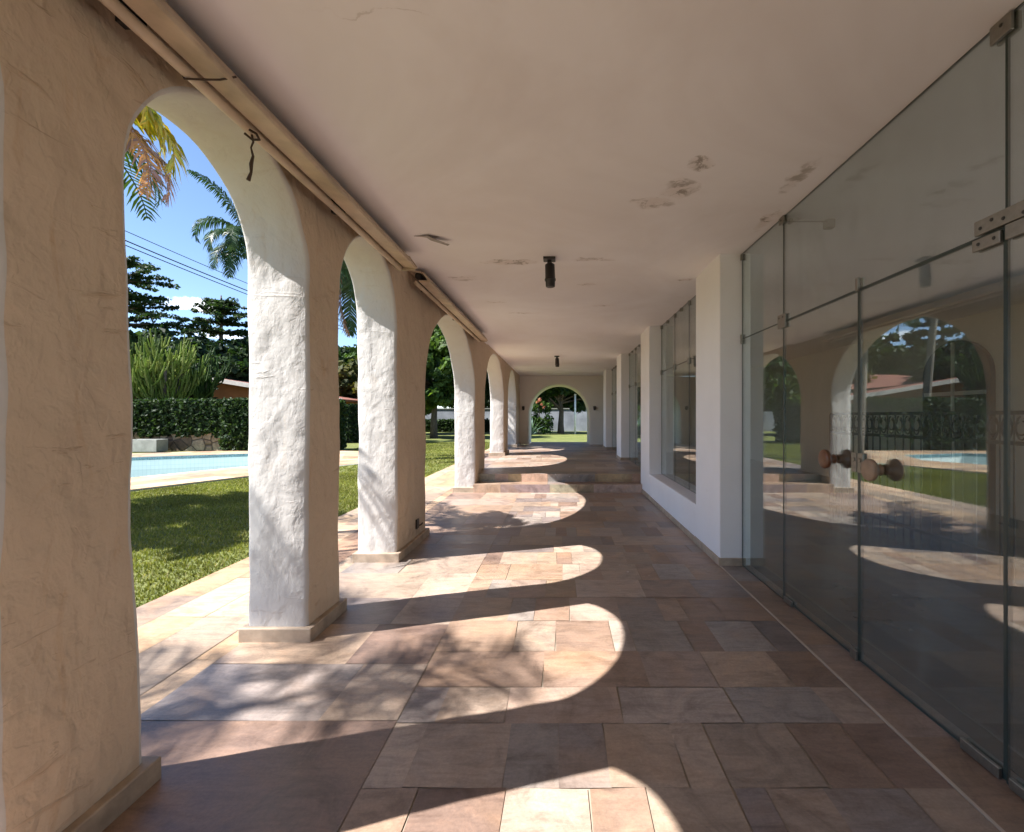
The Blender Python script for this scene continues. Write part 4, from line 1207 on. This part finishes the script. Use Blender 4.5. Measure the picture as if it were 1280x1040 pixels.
def agave(label, base, R, seed):
    rnd = random.Random(seed); V, F, C = [], [], []
    b = Vector(base)
    for k in range(26):
        a = rnd.uniform(0, 2 * PI); e = rnd.uniform(.25, 1.35); L = R * rnd.uniform(.8, 1.1)
        d = Vector((math.cos(a) * math.cos(e), math.sin(a) * math.cos(e), math.sin(e))); s = Vector((-math.sin(a), math.cos(a), 0))
        p1 = b + d * L * .5 + Vector((0, 0, .05)); p2 = b + d * L - Vector((0, 0, .12 * L)); n = len(V)
        V += [tuple(b - s * .05), tuple(b + s * .05), tuple(p1 + s * .085), tuple(p1 - s * .085), tuple(p2 + s * .008), tuple(p2 - s * .008)]
        F += [(n, n + 1, n + 2, n + 3), (n + 3, n + 2, n + 4, n + 5)]
        C += [np.array((.10, .16, .13)) * rnd.uniform(.7, 1.3)] * 6
    return tag(poly_mesh('agave', V, F, np.array(C), M['leaf']), label, 'plant')
agave('blue green agave on the lawn beyond the end arch', (-2.15, 34, 0), 1.5, 5)

# boundary wall, post
t = thing('boundary_wall', 'long white garden boundary wall with tree shade in its colour across the far lawn', 'wall', (0, 45, 0))
q = MB(); q.box(-30, 14, 44.8, 45.1, -.1, 2.05); q.build('wall', M['shadedwall'], t)
q = MB(); q.box(-30, 14, 44.74, 45.16, 2.05, 2.13); q.build('coping', M['concrete'], t)
t = thing('post', 'slim white post standing on the lawn beyond the end arch', 'post', (1.12, 37.5, 0))
q = MB(); q.tube([(1.12, 37.5, -.1), (1.12, 37.5, 3.05)], .075, 12); q.build('shaft', M['post'], t, smooth=True)
q = MB(); q.lathe((1.12, 37.5, 3.05), (0, 0, 1), [(0, .10), (.05, .10), (.10, .03)], 12); q.build('cap', M['post'], t)

# overhead cables
def cable(p, d, lo, hi, r, label):
    p = Vector(p); d = Vector(d)
    pts = []
    for i in range(21):
        s = lo + (hi - lo) * i / 20
        u = i / 20
        pts.append(p + d * s - Vector((0, 0, .5 * 4 * u * (1 - u) - .45)))
    q = MB(); q.tube(pts, r, 5)
    tag(q.build('power_line', M['cable']), label, 'cable', 'overhead cables')
cable((-22.75, 25, 11.1), (1.35, 7, -.62), -2, 3, .020, 'thin uppermost overhead cable against the blue sky')
cable((-22.75, 25, 10.6), (1.35, 7, -.62), -2, 3, .032, 'thick middle overhead cable against the blue sky')
cable((-22.75, 25, 10.35), (1.45, 7, -.66), -2, 3, .026, 'lowest overhead cable against the blue sky')

# ------------------------------------------------------------------ light, sky, camera
W = bpy.data.worlds.new('World'); S.world = W; W.use_nodes = True
nt = W.node_tree
bg = nt.nodes['Background']
sky = nt.nodes.new('ShaderNodeTexSky'); sky.sky_type = 'NISHITA'; sky.sun_disc = False
elev = math.asin(-SUN.z); rot = math.atan2(-SUN.x, -SUN.y)
sky.sun_elevation = elev; sky.sun_rotation = rot
sky.air_density = 0.85; sky.dust_density = 0.2; sky.ozone_density = 2.2; sky.altitude = 1800
tc = nt.nodes.new('ShaderNodeTexCoord')
# one small cumulus and faint wisps low in the sky, as a direction-based cloud layer
def cloud(dirv, sx, sz, amt):
    d = Vector(dirv).normalized()
    right = d.cross(Vector((0, 0, 1))).normalized(); up = right.cross(d)
    def dot(vec):
        n = nt.nodes.new('ShaderNodeVectorMath'); n.operation = 'DOT_PRODUCT'
        lk(nt, tc.outputs['Generated'], n.inputs[0]); n.inputs[1].default_value = vec
        return n.outputs['Value']
    u = math_(nt, 'DIVIDE', dot(right), sx); v = math_(nt, 'DIVIDE', dot(up), sz)
    # flat bottomed
    v2 = math_(nt, 'MULTIPLY', v, math_(nt, 'ADD', 1.0, math_(nt, 'MULTIPLY', math_(nt, 'LESS_THAN', v, 0.0), 1.0)))
    r2 = math_(nt, 'ADD', math_(nt, 'MULTIPLY', u, u), math_(nt, 'MULTIPLY', v2, v2))
    m_ = math_(nt, 'SUBTRACT', 1.0, r2)
    front = math_(nt, 'GREATER_THAN', dot(d), 0.5)
    nz = noise(nt, tc.outputs['Generated'], 26, 6, .6)
    k = math_(nt, 'ADD', m_, math_(nt, 'MULTIPLY', math_(nt, 'SUBTRACT', nz, .52), 4.5))
    k = math_(nt, 'MULTIPLY', math_(nt, 'SMOOTHSTEP', k, 0.0, 1.0) if False else math_(nt, 'MULTIPLY', k, 1.1, clamp=True), front)
    return math_(nt, 'MULTIPLY', k, amt)
def pd(px, py): return ((px - 701) / 600, 1, (520 - py) / 600)
ks = [cloud(pd(243, 384), .055, .017, .95), cloud(pd(205, 380), .05, .012, .55), cloud(pd(272, 420), .05, .010, .5), cloud(pd(432, 448), .06, .02, .6), cloud((-3, 1.2, .5), .25, .05, .7), cloud((-1.2, -2, .7), .3, .08, .6)]
tot = ks[0]
for k in ks[1:]: tot = math_(nt, 'MAXIMUM', tot, k)
mx = mixc(nt, tot, sky.outputs[0], (11.0, 11.2, 11.6))
lk(nt, mx, bg.inputs['Color'])
bg.inputs['Strength'].default_value = 0.086

sl = bpy.data.lights.new('sun', 'SUN'); sl.energy = 4.5; sl.angle = math.radians(.5); sl.color = (1, .965, .92)
so = bpy.data.objects.new('sun', sl); COL.objects.link(so)
so.rotation_euler = SUN.to_track_quat('-Z', 'Y').to_euler(); so.location = (-20, -6, 25)

cam = bpy.data.cameras.new('camera'); co = bpy.data.objects.new('camera', cam); COL.objects.link(co)
cam.sensor_width = 36; cam.lens = 600 / 1280 * 36
cam.shift_x = -61 / 1280; cam.shift_y = 0
cam.clip_start = .05; cam.clip_end = 2000
co.location = (0, 0, 1.4); co.rotation_euler = (PI / 2, 0, 0)
S.camera = co
S.view_settings.view_transform = 'Standard'
S.view_settings.look = 'None'
S.view_settings.exposure = 1.74
S.view_settings.gamma = 1
S.cycles.max_bounces = 12; S.cycles.diffuse_bounces = 6; S.cycles.glossy_bounces = 5; S.cycles.transparent_max_bounces = 16
S.cycles.caustics_reflective = False; S.cycles.caustics_refractive = False
